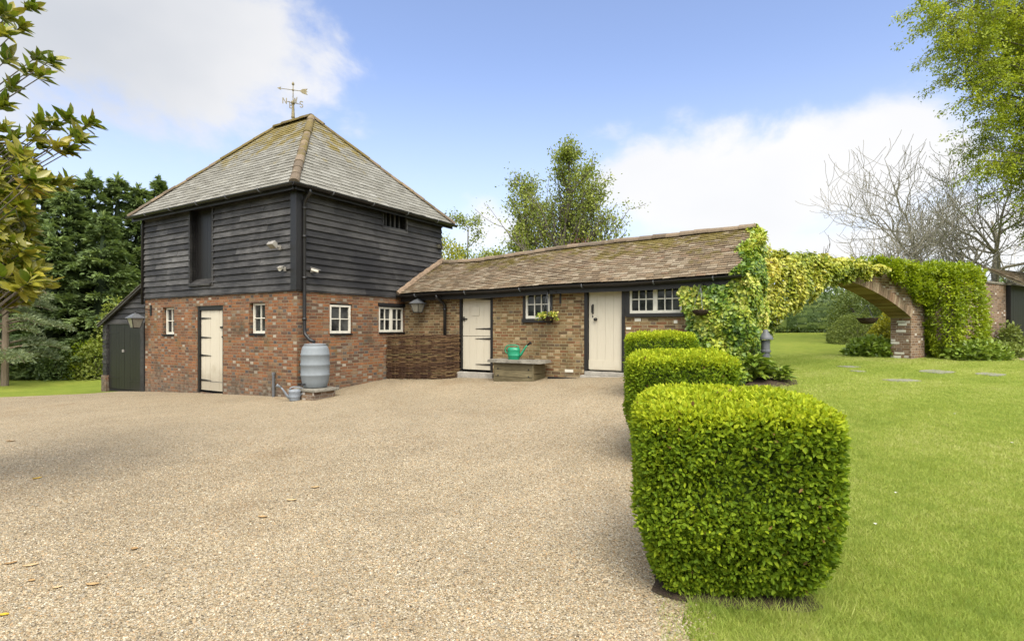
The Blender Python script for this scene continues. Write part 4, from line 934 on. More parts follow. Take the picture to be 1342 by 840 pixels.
outl = [(3.02, 2.70), (3.2, 2.66), (3.7, 2.63), (4.1, 2.62), (4.36, 2.68), (4.42, 2.85), (4.38, 3.22), (3.7, 3.26), (3.08, 3.24), (3.0, 2.95)]
lo = [(x, y, zt+random.uniform(0, .008)) for x, y in outl]; hi = [(x*.985+3.7*.015, y*.985+2.95*.015, zt+.062+random.uniform(-.006, .006)) for x, y in outl]
m.face(hi, .5); m.face(lo[::-1], .5)
for i in range(len(outl)): j = (i+1) % len(outl); m.face([lo[i], lo[j], hi[j], hi[i]], .5)
m.build('stone_slab', M['stone'], t, bevel=.008)
q = fw(3.60, 2.90, zt+.064); watering_can('watering_can', 'bright green plastic watering can with a dark rose on the stone slab', tuple(q), R(-22), (.145, .27), M['can_green'], M['black_dull'])
# wattle hurdles
def hurdle(label, path, z0f, h, nst, seed):
    rg = random.Random(seed); P = [np.array(p, float) for p in path]; cen = P[len(P)//2]
    t = thing('wattle_hurdle', label, 'hurdle', (cen[0], cen[1], z0f(cen[0], cen[1])), group='wattle hurdles')
    L = [0]; 
    for a, b in zip(P, P[1:]): L.append(L[-1]+np.linalg.norm(b-a))
    def at(s):
        x = np.interp(s, L, [p[0] for p in P]); y = np.interp(s, L, [p[1] for p in P]); e = .01
        dx = np.interp(min(s+e, L[-1]), L, [p[0] for p in P])-np.interp(max(s-e, 0), L, [p[0] for p in P]); dy = np.interp(min(s+e, L[-1]), L, [p[1] for p in P])-np.interp(max(s-e, 0), L, [p[1] for p in P]); n = math.hypot(dx, dy)
        return np.array([x, y]), np.array([dy, -dx])/n
    st = [L[-1]*(i+.04)/(nst-1+.08) for i in range(nst)]
    for s in st:
        p, n = at(s); z = z0f(*p); m = MB(); m.tube([(p[0], p[1], z-.03), (p[0], p[1], z+h*rg.uniform(.99, 1.04))], .019, 7); m.build('stake', M['wattle'], t)
    m = MB(); k = int(h/.0165); sp = L[-1]/(nst-1)
    for i in range(k):
        z = .02+i*.0165+rg.uniform(-.004, .004); ph = (i % 2)*math.pi; pts = []; r_ = rg.uniform(.0085, .0125); e0 = -rg.uniform(.0, .05); e1 = L[-1]+rg.uniform(0, .05); wob = rg.uniform(-.012, .012)
        for j in range(21):
            s = e0+(e1-e0)*j/20; p, n = at(min(max(s, 0), L[-1])); ext = s-min(max(s, 0), L[-1]); d_ = math.cos(math.pi*s/sp+ph)*.021+rg.uniform(-.003, .003)
            tx = np.array([-n[1], n[0]]); pts.append((p[0]+n[0]*d_+tx[0]*ext, p[1]+n[1]*d_+tx[1]*ext, z0f(*p)+z+wob*math.sin(j*.4)))
        m.tube(pts, r_, 5, rg.random(), cap=True)
    m.build('woven_rods', M['wattle'], t)
zf = lambda a, b: H(*fw(a, b)[:2])+.01
hurdle('wide woven wattle hurdle standing in the corner below the barn window', [(.07, 2.64), (.7, 2.70), (1.34, 2.80)], zf, 1.08, 7, 1)
hurdle('narrow curved grey-brown wattle hurdle next to the left stable door', [(1.37, 2.80), (1.55, 2.86), (1.72, 3.0), (1.83, 3.22)], zf, 1.05, 4, 2)
# lanterns
def lantern(label, S, u, d, zt, sc, arm_u=None):
    c = S.p(u, d, zt); t = thing('wall_lantern', label, 'lantern', c, group='wall lanterns'); X, Y, Z = c
    m = MB(); k = sc
    au = u if arm_u is None else arm_u
    w_ = S.p(au, .004, zt+.13*k); m.tube([w_, ((w_[0]+X)/2, (w_[1]+Y)/2, zt+.17*k), (X, Y, zt+.12*k), (X, Y, zt+.02)], .012, 7); m.build('arm', M['black'], t)
    m = MB(); p0, p1 = S.p(au-.04, .002, zt-.02*k), S.p(au+.04, .02, zt+.28*k); m.box(min(p0[0], p1[0]), max(p0[0], p1[0]), min(p0[1], p1[1]), max(p0[1], p1[1]), p0[2], p1[2]); m.build('back_plate', M['black'], t)
    def ring(r, z): return [(X+r*a, Y+r*b, z) for a, b in ((-1, -1), (1, -1), (1, 1), (-1, 1))]
    m = MB(); a, b, c_ = ring(.05*k, zt+.02), ring(.19*k, zt-.10*k), ring(.185*k, zt-.115*k); m.hexa(b+a); m.hexa(c_+b); m.lathe([(.02*k, 0), (.03*k, .02), (.001, .04)], (X, Y, zt+.015), 8); m.build('hood', M['iron_grey'], t)
    g = MB(); g.hexa(ring(.085*k, zt-.38*k)+ring(.15*k, zt-.118*k)); g.build('glass', M['lamp_glass'], t)
    m = MB()
    for p, q in zip(ring(.09*k, zt-.385*k), ring(.155*k, zt-.116*k)): m.bar(p, q, .016, .016)
    r0 = ring(.09*k, zt-.385*k)
    for i in range(4): m.bar(r0[i], r0[(i+1) % 4], .02, .02)
    m.build('cage', M['black'], t); m = MB(); m.box(X-.09*k, X+.09*k, Y-.09*k, Y+.09*k, zt-.40*k, zt-.385*k); m.build('base', M['iron_grey'], t)
lantern('large pale glass lantern on the brick wall beside the black lean-to', FR, -6.12, .33, 1.92, .92, -6.0)
lantern('grey wall lantern under the eaves above the wattle hurdles', WG, .68, .26, 2.27, .82)
# floodlights and cameras
def floodlight(label, S, u, z, mat, tilt=.5, sc=1.0, side=1):
    c = S.p(u, .035, z); t = thing('floodlight', label, 'floodlight', c)
    n = np.array(S.p(0, 1, 0))-np.array(S.p(0, 0, 0)); tx = np.array(S.p(1, 0, 0))-np.array(S.p(0, 0, 0)); up = np.array([0, 0, 1.0]); c = np.array(c)
    m = MB(); m.obox(c+n*.02, tx*.035, n*.02, up*.05); m.tube([c+n*.03, c+n*.12*sc+up*.02], .014, 6); m.build('bracket', M['metal_pale'], t)
    f = n*math.cos(tilt)-up*math.sin(tilt); u2 = np.cross(tx, f); h = c+n*.19*sc+up*.03
    m = MB(); m.obox(h, tx*.10*sc, u2*.07*sc, f*.04*sc); m.obox(h-f*.06*sc, tx*.06*sc, u2*.045*sc, f*.03*sc); m.build('housing', mat, t, bevel=.006)
    m = MB(); m.obox(h+f*.042*sc, tx*.088*sc, u2*.058*sc, f*.002); m.build('lens', M['lamp_glass'], t)
floodlight('pale floodlight on the left face of the black weatherboards', FR, -.50, 3.29, M['metal_pale'], .9)
def seccam(label, S, u, z):
    c = np.array(S.p(u, .035, z)); t = thing('security_camera', label, 'camera', tuple(c)); n = np.array(S.p(0, 1, 0))-np.array(S.p(0, 0, 0)); tx = np.array(S.p(1, 0, 0))-np.array(S.p(0, 0, 0)); up = np.array([0, 0, 1.0])
    m = MB(); m.obox(c+n*.015, tx*.03, n*.015, up*.045); m.tube([c+n*.03, c+n*.09-up*.0], .012, 6); m.build('mount', M['metal_pale'], t)
    d = unit(n*.7-up*.25+tx*.5); h = c+n*.11; m = MB(); m.tube([h-d*.07, h+d*.06, h+d*.08], [.034, .034, .038], 10); m.build('camera_body', M['white'], t)
    m = MB(); m.obox(h+d*.02+up*.04, d*.1, np.cross(d, up)*.045, up*.006); m.build('sunshield', M['metal_pale'], t)
seccam('white security camera low on the left weatherboards near the corner', FR, -.33, 2.82); seccam('pale security camera on the right weatherboards beside the downpipe', SD, .34, 2.80)
floodlight('small black floodlight on the far back corner of the barn', Side('f', BD), .08, 3.86, M['black'], .4, .9)
# weathervane
va, vb = -3.36, RM
P0 = fw(va, vb, Z_RIDGE+.05); t = bpy.data.objects.new('weathervane', None); col.objects.link(t); t.location = P0; t.scale = (.62, .62, .62); OFF[t.name] = (0, 0, 0)
tag(t, 'aged bronze weathervane with arrow and compass letters on the barn ridge', 'weathervane')
m = MB(); m.lathe([(.16, -.06), (.13, .02), (.06, .08), (.055, .12), (.085, .14), (.075, .2), (.05, .75), (.045, .78), (.001, .78)], (0, 0, 0), 14); m.build('post', M['brass'], t, smooth=True)
m = MB(); m.lathe([(.001, .72), (.07, .75), (.095, .82), (.07, .89), (.001, .92)], (0, 0, 0), 16); m.build('globe', M['brass'], t, smooth=True)
m = MB(); m.tube([(0, 0, .88), (0, 0, 1.62)], .02, 8); m.lathe([(.001, 1.35), (.045, 1.37), (.045, 1.43), (.001, 1.45)], (0, 0, 0), 12); m.build('spindle', M['brass'], t, smooth=True)
m = MB(); m.lathe([(.001, 1.60), (.05, 1.63), (.06, 1.68), (.04, 1.73), (.012, 1.77), (.001, 1.80)], (0, 0, 0), 12); m.build('finial', M['brass'], t, smooth=True)
def letter_strokes(ch):
    return {'N': [[(-.5, 0), (-.5, 1), (.5, 0), (.5, 1)]], 'E': [[(.45, 0), (-.45, 0), (-.45, 1), (.45, 1)], [(-.45, .5), (.3, .5)]],
            'W': [[(-.6, 1), (-.3, 0), (0, .8), (.3, 0), (.6, 1)]], 'S': [[(-.45, .12), (-.15, 0), (.25, 0), (.45, .22), (.3, .45), (-.25, .55), (-.45, .78), (-.25, 1), (.15, 1), (.45, .88)]]}[ch]
an0 = R(-14)
for i, ch in enumerate(('N', 'E', 'S', 'W')):
    # clockwise seen from above; north points towards the near left
    an = R(214)-an0*0-i*R(90); d = np.array([math.cos(an), math.sin(an), 0])
    m = MB(); m.tube([d*.05+np.array([0, 0, .82]), d*.30+np.array([0, 0, .82])], .014, 7); k_ = d*.17+np.array([0, 0, .85]); m.tube([d*.1+np.array([0, 0, .82]), k_, d*.24+np.array([0, 0, .82])], .008, 6); arm = m.build('compass_arm', M['brass'], t)
    m = MB(); face = np.array([1.0, 0, 0]); cc = d*.36+np.array([0, 0, .70])
    lx = unit(np.array([1.0, .25, 0]))
    for st in letter_strokes(ch):
        for p, q in zip(st, st[1:]):
            A = cc+lx*p[0]*.15+np.array([0, 0, p[1]*.26]); B = cc+lx*q[0]*.15+np.array([0, 0, q[1]*.26]); m.bar(A, B, .035, .028, up=np.cross(lx, (0, 0, 1)))
    m.build('letter_'+{'N': 'north', 'E': 'east', 'S': 'south', 'W': 'west'}[ch], M['brass'], arm)
m = MB(); ad = unit(np.array([1.0, .35, 0])); ud = np.array([0, 0, 1.0]); z0 = np.array([0, 0, 1.40])
m.tube([z0-ad*.52, z0+ad*.42], .015, 7); n_ = np.cross(ad, ud)
def flat(poly, th=.012):
    a = [z0+ad*x+ud*y-n_*th for x, y in poly]; b = [z0+ad*x+ud*y+n_*th for x, y in poly]; m.face(a, .5); m.face(b[::-1], .5)
    for i in range(len(poly)): j = (i+1) % len(poly); m.face([a[j], a[i], b[i], b[j]], .5)
flat([(-.66, 0), (-.50, .075), (-.53, 0), (-.50, -.075)]); flat([(.28, 0), (.40, .10), (.62, .14), (.55, .03), (.62, 0), (.55, -.03), (.62, -.14), (.40, -.10)])
m.build('arrow', M['brass'], t)

# hanging baskets
def basket(label, hook, drop, r, plants, leafmat, seed, arm_to=None):
    t = bpy.data.objects.new('hanging_basket', None); col.objects.link(t); bz = hook[2]-drop; t.location = (hook[0], hook[1], bz); OFF[t.name] = (hook[0], hook[1], bz)
    tag(t, label, 'hanging basket', 'hanging baskets')
    hx, hy, hz = hook
    m = MB(); m.lathe([(.001, -r*.62), (r*.55, -r*.55), (r*.88, -r*.25), (r, 0), (r*1.03, .012), (r*.95, .012), (.001, 0)], (hx, hy, bz), 18); m.build('bowl', M['basket'], t, smooth=True)
    for k in range(3):
        an = k*2.094+.4; m = MB(); m.tube([(hx+r*math.cos(an), hy+r*math.sin(an), bz+.01), (hx, hy, hz)], .0055, 5); m.build('chain', M['iron_grey'], t)
    if arm_to is not None: m = MB(); m.tube([(hx, hy, hz), (hx, hy, hz+.03), ((hx*.6+arm_to[0]*.4), (hy*.6+arm_to[1]*.4), hz+.09), tuple(arm_to)], .011, 6); m.build('bracket', M['black'], t)
    if plants:
        rg = np.random.default_rng(seed); k = plants; an = rg.random(k)*6.28; rad = r*(.3+1.25*rg.random(k)); z = bz+.10*rg.random(k)-(np.maximum(rad-r, 0)*1.2)*rg.random(k)
        P = np.stack([hx+rad*np.cos(an), hy+rad*np.sin(an)*.8, z], 1); T = unit(np.stack([np.cos(an), np.sin(an), rg.normal(size=k)*.6], 1)); N = unit(rg.normal(size=(k, 3))+np.array([0, 0, 1]))
        leaf_object('trailing_leaves', P, T, N, .045+.03*rg.random(k), .03+.015*rg.random(k), leafmat, t, detail=True)
M['basket'] = simple('coir_basket', (.055, .038, .028), .95, .1, .4, 18, bump=.7)
q = fw(4.36, 3.06, 2.33); basket('small hanging basket of trailing leaves beside the stable window', tuple(q), .53, .15, 230, M['ivy_leaf'], 3, tuple(fw(4.40, 3.30, 2.36)))
q = fw(7.62, 2.86, 2.30); basket('dark bowl-shaped hanging basket in front of the ivy', tuple(q), .42, .15, 60, M['hosta'], 4, tuple(fw(7.62, 3.30, 2.34)))
q = ww(5.45, .48, 2.18); basket('round dark hanging basket under the brick arch', tuple(q), .36, .25, 40, M['laurel'], 5)
t = thing('iron_wall_bracket', 'short black iron bracket on the brick wall between stable window and right door', 'bracket', (4.56, 3.30, 2.2))
m = MB(); WG.box(m, 4.535, 4.575, .003, .02, 2.10, 2.38); m.build('back_plate', M['black'], t); m = MB(); m.tube([WG.p(4.555, .02, 2.36), WG.p(4.555, .2, 2.37), WG.p(4.555, .23, 2.34)], .01, 6); m.build('hook', M['black'], t)
# garden lamps by the ivy
X, Y = fw(8.62, 3.70)[:2]; Z = H(X, Y)
t = thing('garden_lamp', 'dark grey bollard lamp with domed cap at the foot of the ivy', 'lamp', (X, Y, Z), 'g')
m = MB(); m.lathe([(.07, 0), (.07, .48), (.09, .50), (.09, .53), (.075, .54), (.075, .72), (.001, .72)], (X, Y, Z), 16); m.build('post', M['iron_grey'], t)
m = MB(); m.lathe([(.13, .73), (.135, .75), (.11, .80), (.07, .84), (.05, .87), (.045, .91), (.001, .92)], (X, Y, Z), 18); m.build('cap', M['iron_grey'], t, smooth=True)
x, y, z = pix_ground(1021, 493); t = thing('spike_lamp', 'small low round garden light among broad leaves at the bed edge', 'lamp', (x, y, z), 'g')
m = MB(); m.tube([(x, y, z-.02), (x, y, z+.10)], .018, 8); m.build('spike', M['black'], t); m = MB(); m.lathe([(.03, .08), (.10, .105), (.115, .125), (.10, .15), (.03, .16), (.001, .165)], (x, y, z), 16); m.build('head', M['iron_grey'], t, smooth=True)
# paving stones set in the lawn
for (px, py, a, b, rz, lb) in ((1112, 481, .24, .14, .3, 'small mossy paving stone in the lawn nearest the arch opening'), (1228, 487.5, .38, .24, .5, 'large grey paving stone set flush in the lawn before the arch pier'), (1298, 491, .3, .2, .5, 'pale paving stone in the lawn at the right edge of the view'), (1182, 499, .34, .12, .2, 'thin half grown-over paving stone in the open lawn'), (1124, 487, .14, .1, .3, 'tiny half buried paving stone in the lawn before the arch opening')):
    x, y, z = pix_ground(px, py); m = MB(); P = [(-a, -b), (a*.2, -b*1.1), (a, -b*.8), (a*.9, b), (-a*.3, b*1.1), (-a*1.05, b*.7)]; c_, s_ = math.cos(rz), math.sin(rz)
    pl = [(x+u*c_-v*s_, y+u*s_+v*c_) for u, v in P]; top = [(u, v, H(u, v)+.017) for u, v in pl]; bot = [(u, v, H(u, v)-.03) for u, v in pl]; m.face(top, .5)
    for i in range(6): j = (i+1) % 6; m.face([bot[i], bot[j], top[j], top[i]], .5)
    tag(m.build('paving_stone', M['stone_lawn'], None, origin=(x, y, z), frame='g'), lb, 'paving stone', 'paving stones in the lawn')

# ================================================================ PLANTING
def sq_surface(k, n, seed=0, top_only=False):
    r = np.random.default_rng(seed); p = r.random((k, 3))*2-1; ax = r.integers(0, 3, k); sg = np.sign(r.random(k)-.5)
    p[np.arange(k), ax] = sg; s = (np.abs(p)**n).sum(1)**(1/n); p = p/s[:, None]
    g = np.sign(p)*np.abs(p)**(n-1); return p, unit(g)
def clipped_block(label, cx, cy, w, d, h, rz, k, ls, seed, n=8, taper=.30, cat='hedge', group='clipped box hedges along the gravel', dome=False, mats=('box_leaf', 'box_core'), name='clipped_hedge'):
    zg = H(cx, cy); t = thing(name, label, cat, (cx, cy, zg), 'g', group)
    p, nr = sq_surface(k, n, seed); p0 = p.copy()
    hw = np.array([w/2, d/2, h/2]); lump = clump_noise(p*hw, 9, seed)*.05+clump_noise(p*hw, 3.1, seed+4)*.05-.05
    tp = 1-taper*np.clip(-.05-p[:, 2], 0, 1)**1.5*1.15
    P = p*hw; P[:, 0] *= tp; P[:, 1] *= tp; nr2 = unit(nr/hw*min(hw))
    depth = (rng.random(k)**1.5)*.15*(ls/.042); P = P+nr2*(lump-depth)[:, None]
    P[:, 2] += h/2
    ok = P[:, 2] > .03; P, nr2 = P[ok], nr2[ok]; kk = len(P)
    c, s = math.cos(rz), math.sin(rz); Rm = np.array([[c, -s, 0], [s, c, 0], [0, 0, 1]])
    P = P@Rm.T+np.array([cx, cy, zg]); nr2 = nr2@Rm.T
    T = unit(nr2*.75+np.array([0, 0, .35])+rng.normal(size=(kk, 3))*.55); N = unit(nr2*.8+np.array([0, 0, .5])+rng.normal(size=(kk, 3))*.5)
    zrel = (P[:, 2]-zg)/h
    young = np.clip((zrel-.84)/.12, 0, 1)*.45             # paler flat top: new growth plus brighter top light put into leaf colour
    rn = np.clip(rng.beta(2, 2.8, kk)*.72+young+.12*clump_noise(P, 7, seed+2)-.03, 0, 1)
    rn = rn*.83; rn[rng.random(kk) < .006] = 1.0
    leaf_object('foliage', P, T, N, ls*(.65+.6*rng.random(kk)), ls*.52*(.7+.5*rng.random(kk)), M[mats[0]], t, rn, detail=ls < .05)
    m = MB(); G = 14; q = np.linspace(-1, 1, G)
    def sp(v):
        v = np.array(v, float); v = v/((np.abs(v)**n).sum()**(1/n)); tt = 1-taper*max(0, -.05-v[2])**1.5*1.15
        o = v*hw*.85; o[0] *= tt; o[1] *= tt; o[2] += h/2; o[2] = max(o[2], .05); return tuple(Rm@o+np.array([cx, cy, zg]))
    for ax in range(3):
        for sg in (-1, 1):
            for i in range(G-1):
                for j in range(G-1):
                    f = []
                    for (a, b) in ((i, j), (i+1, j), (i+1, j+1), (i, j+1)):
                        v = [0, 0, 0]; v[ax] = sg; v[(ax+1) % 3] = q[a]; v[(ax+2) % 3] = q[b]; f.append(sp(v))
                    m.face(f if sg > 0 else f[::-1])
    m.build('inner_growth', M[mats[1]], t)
    m = MB()
    for i in range(5):
        a = random.uniform(-.3, .3)*w; b = random.uniform(-.3, .3)*d; o = Rm@np.array([a, b, 0])+np.array([cx, cy, zg-.02]); m.tube([o, o+np.array([0, 0, .14])], .014, 6)
    m.build('stems', M['bark'], t)
    return t
for cx, cy, w, d, rz in ((1.335, 3.37, 1.05, .98, R(-13)), (1.87, 6.05, 1.14, 1.15, R(-13)), (2.52, 9.15, 1.14, 1.0, R(-18))):
    m = MB(); ring = []
    for a in np.linspace(0, 2*math.pi, 41)[:-1]:
        q = (abs(math.cos(a))**5+abs(math.sin(a))**5)**-.2*(.425+.02*math.sin(a*7)+.012*math.sin(a*17)); u, v = math.cos(a)*q*w, math.sin(a)*q*d; x, y = cx+u*math.cos(rz)-v*math.sin(rz), cy+u*math.sin(rz)+v*math.cos(rz); ring.append((x, y, H(x, y)+.016))
    for i in range(40): m.face([(cx, cy, H(cx, cy)+.03), ring[i], ring[(i+1) % 40]])
    tag(m.build('soil', M['soil'], None, origin=(cx, cy, H(cx, cy)), frame='g'), kind='structure')
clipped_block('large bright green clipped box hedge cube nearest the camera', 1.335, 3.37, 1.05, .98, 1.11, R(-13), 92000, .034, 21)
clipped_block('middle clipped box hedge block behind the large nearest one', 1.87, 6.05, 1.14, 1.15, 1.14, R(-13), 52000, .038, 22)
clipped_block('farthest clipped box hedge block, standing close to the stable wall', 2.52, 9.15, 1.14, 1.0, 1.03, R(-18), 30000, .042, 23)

def surface_leaves(name, P, Nn, mat, parent, ls, drop=.75, out=.35, rnd=None, thick=.15, lobed=True):
    k = len(P); P = P+Nn*(rng.random(k)*thick)[:, None]
    T = unit(np.array([0, 0, -1.0])*drop+Nn*out+rng.normal(size=(k, 3))*.45); N = unit(Nn+np.array([0, 0, .45])+rng.normal(size=(k, 3))*.42)
    L = ls*(.6+.7*rng.random(k)); return leaf_object(name, P, T, N, L, L*.95, mat, parent, rnd, lobed=lobed, detail=not lobed, fold=.12)
# ivy over the stable gable
def gable_ivy():
    t = thing('ivy', 'dense variegated green and yellow ivy over the right end of the stable range', 'ivy', tuple(fw(8.2, 3.3, .58)), 'g')
    k = 9500; a = 7.05+rng.random(k)*1.3; z = .55+rng.random(k)*1.95
    edge = 7.20+.07*np.sin(z*5)+.09*clump_noise(np.stack([a*0, z, z], 1), 4, 1)
    ok = (a > edge) & ~((z > 2.36) & (a < 8.1)); a, z = a[ok], z[ok]; k = len(a)
    bul = .05+.20*clump_noise(np.stack([a, z*0, z], 1), 3.2, 2)*np.clip((a-7.05)/.35, .1, 1)+.12*np.clip(1.3-z, 0, 1)
    P = np.array([fw(x, 3.31-b, q) for x, b, q in zip(a, bul, z)]); Nn = np.tile(-ey, (k, 1))
    rn = np.clip(.06+.52*clump_noise(np.stack([a, z*0, z], 1), 2.6, 8)*np.clip((z-.3)/1.6, .35, 1)+rng.normal(size=k)*.16, 0, 1)
    surface_leaves('front_foliage', P, Nn, M['ivy_leaf'], t, .085, rnd=rn)
    k = 13000; b = 3.0+rng.random(k)*3.5; tops = 3.66-np.abs(b-4.87)*.60; z = .55+rng.random(k)*(tops-.55)
    bul = .06+.17*clump_noise(np.stack([b, b*0, z], 1), 2.8, 3)*np.clip((z-.6)/1.0, .3, 1); 
    P = np.array([fw(8.2+q, y, h) for q, y, h in zip(bul, b, z)]); Nn = np.tile(unit(ex-ey*.4), (k, 1))
    rn = np.clip(.05+.55*clump_noise(np.stack([b, b*0, z], 1), 2.4, 9)+rng.normal(size=k)*.17, 0, 1)
    keep = (z > 1.25) | (rng.random(k) < .35); surface_leaves('gable_foliage', P[keep], Nn[keep], M['ivy_leaf'], t, .075, rnd=np.where(z < 1.3, rn*.6, rn)[keep])
    # over the verge onto the tiles
    k = 3200; u = rng.random(k); y = 3.0+u*1.95; a = 8.16+rng.random(k)**.8*.26+.10*np.sin(y*6); z = 2.51+u*1.13+.02+.04*rng.random(k)*np.sin(np.pi*np.clip((a-8.0)/.45, 0, 1))
    P = np.array([fw(p, q, r) for p, q, r in zip(a, y, z)]); Nn = np.tile(unit(np.array([0, 0, 1.0])-ey*.4+ex*.4), (k, 1))
    surface_leaves('verge_foliage', P, Nn, M['ivy_leaf'], t, .08, rnd=np.clip(.08+.5*clump_noise(P, 2.4, 9)+rng.normal(size=k)*.15, 0, 1), thick=.06)
    # skirt spreading at the foot
    k = 3600; an = rng.random(k)*6.28; rr_ = np.sqrt(rng.random(k)); P = np.array([fw(7.75+.62*r*math.cos(q), 3.05+.5*r*math.sin(q)) for r, q in zip(rr_, an)]); P[:, 2] = Hn(P[:, 0], P[:, 1])+.75*(1-rr_**1.4)*rng.random(k)**.5+.03
    Nn = unit(np.stack([.4*rr_*np.cos(an), .4*rr_*np.sin(an)-.3, 0*an+.7], 1)); surface_leaves('foot_foliage', P, Nn, M['ivy_leaf'], t, .08, rnd=np.clip(.1+.4*clump_noise(P, 3, 9)+rng.normal(size=k)*.15, 0, 1))
    m = MB()
    for i in range(7):
        a = 7.35+i*.14; pts = [fw(a+.1*math.sin(q*2+i), 3.31-.02, .55+q*.3) for q in range(7)]; m.tube(pts, [.02-.002*q for q in range(7)], 5)
    m.build('stems', M['bark'], t)
gable_ivy()
def arch_ivy():
    t = thing('arch_ivy', 'golden yellow ivy hanging over the left half of the brick arch', 'ivy', tuple(ww(1.2, 0, wz(1.2))), 'g')
    k = 15500; s = -.2+rng.random(k)*4.95
    bot = np.interp(s, [-.6, .2, .6, 1.0, 1.42, 2.0, 2.6, 3.2, 4.2, 4.75], [1.75, 1.7, 1.62, 1.9, 2.1, 2.34, 2.62, 2.72, 2.88, 3.0])+.10*np.sin(s*9)+.06*np.sin(s*23)
    top = np.interp(s, [-.6, 0, .8, 2, 3.2, 4.75], [2.75, 2.92, 3.06, 3.12, 3.12, 3.04])+.05*np.sin(s*7)+.03*np.sin(s*17)
    u = rng.random(k); z = bot+(top-bot)*u; f = rng.random(k); lm = clump_noise(np.stack([s, 0*s, z], 1), 3.0, 6)
    d = np.where(f < .68, -.08-.26*lm*np.sin(np.pi*np.clip(u*.9+.08, 0, 1)), np.where(f < .86, rng.random(k)*.5, .55+.2*lm)); z = np.where((f >= .68) & (f < .86), top-.05+.10*lm, z)
    P = np.array([ww(a, b, c) for a, b, c in zip(s, d, z)]); up = np.array([0, 0, 1.0])
    Nn = np.where((f < .68)[:, None], unit(W_NRM+up*.35), np.where((f < .86)[:, None], up, unit(-W_NRM+up*.3)))
    rn = np.clip(.02+.60*clump_noise(P, 2.3, 12)+.22*u-.05+rng.normal(size=k)*.16, 0, 1)
    surface_leaves('foliage', P, Nn, M['ivy_arch'], t, .078, rnd=rn)
    m = MB()
    for i in range(4): m.tube([ww(-.35+.1*i+.03*math.sin(q+i), -.03, .62+q*.33) for q in range(7)], .018, 5)
    m.build('stems', M['bark'], t)
arch_ivy()
def climber():
    t = thing('climbing_shrub', 'bushy bright green climber smothering the arch pier and wall on the right', 'climber', tuple(ww(8.6, -.3, wz(8.6, -.3))), 'g')
    k = 30000; part = rng.random(k)
    # main lump: rounded box against the wall; tongue: along the top of the arch
    p, nr = sq_surface(k, 4, 55); lm = clump_noise(p*2, 3.4, 7); lm2 = clump_noise(p*2, 8.5, 9)
    s = 8.38+p[:, 0]*1.02*(1+.10*p[:, 2])+.0; d = -.30+p[:, 1]*.62; z = 2.02+p[:, 2]*1.36
    off = (lm*.34+lm2*.16-.30)
    tong = part < .24
    sq = 4.7+rng.random(k)*3.2; uq = rng.random(k)
    tz = np.interp(sq, [4.7, 5.3, 6.2, 7.2, 8], [2.98, 2.84, 2.6, 2.15, 2.0]); s = np.where(tong, sq, s); z = np.where(tong, tz+(3.36-tz)*uq+.06*np.sin(sq*8), z)
    d = np.where(tong, np.where(uq > .85, rng.random(k)*.7-.2, -.10-.30*clump_noise(np.stack([sq, sq*0, z], 1), 3.5, 3)), d)
    n3 = np.where(tong[:, None], W_NRM+np.array([0, 0, .5]), nr[:, :1]*W_DIR-nr[:, 1:2]*W_NRM+nr[:, 2:]*np.array([0, 0, 1.0])); n3 = unit(n3)
    P = np.array([ww(a, b, c) for a, b, c in zip(s, d, z)])+n3*np.where(tong, 0, off)[:, None]
    P = P-n3*(rng.random(k)**1.5*.16)[:, None]
    ok = (P[:, 2] > Hn(P[:, 0], P[:, 1])+.02); P, n3 = P[ok], n3[ok]; kk = len(P)
    T = unit(n3*.8+rng.normal(size=(kk, 3))*.55+np.array([0, 0, -.05])); N = unit(np.array([0, 0, 1.0])+n3*.5+rng.normal(size=(kk, 3))*.4)
    leaf_object('foliage', P, T, N, .085*(.6+.7*rng.random(kk)), .045*(.7+.5*rng.random(kk)), M['shrub_leaf'], t, np.clip(rng.beta(2, 2.2, kk)*.8+.3*clump_noise(P, 3, 4)-.05, 0, 1), detail=True)
    m = MB()
    for i in range(6): m.tube([ww(8.0+i*.22+.1*math.sin(q+i), -.15-.04*q, wz(8.3)+q*.38) for q in range(7)], [.03-.003*q for q in range(7)], 6)
    m.build('stems', M['bark'], t)
climber()

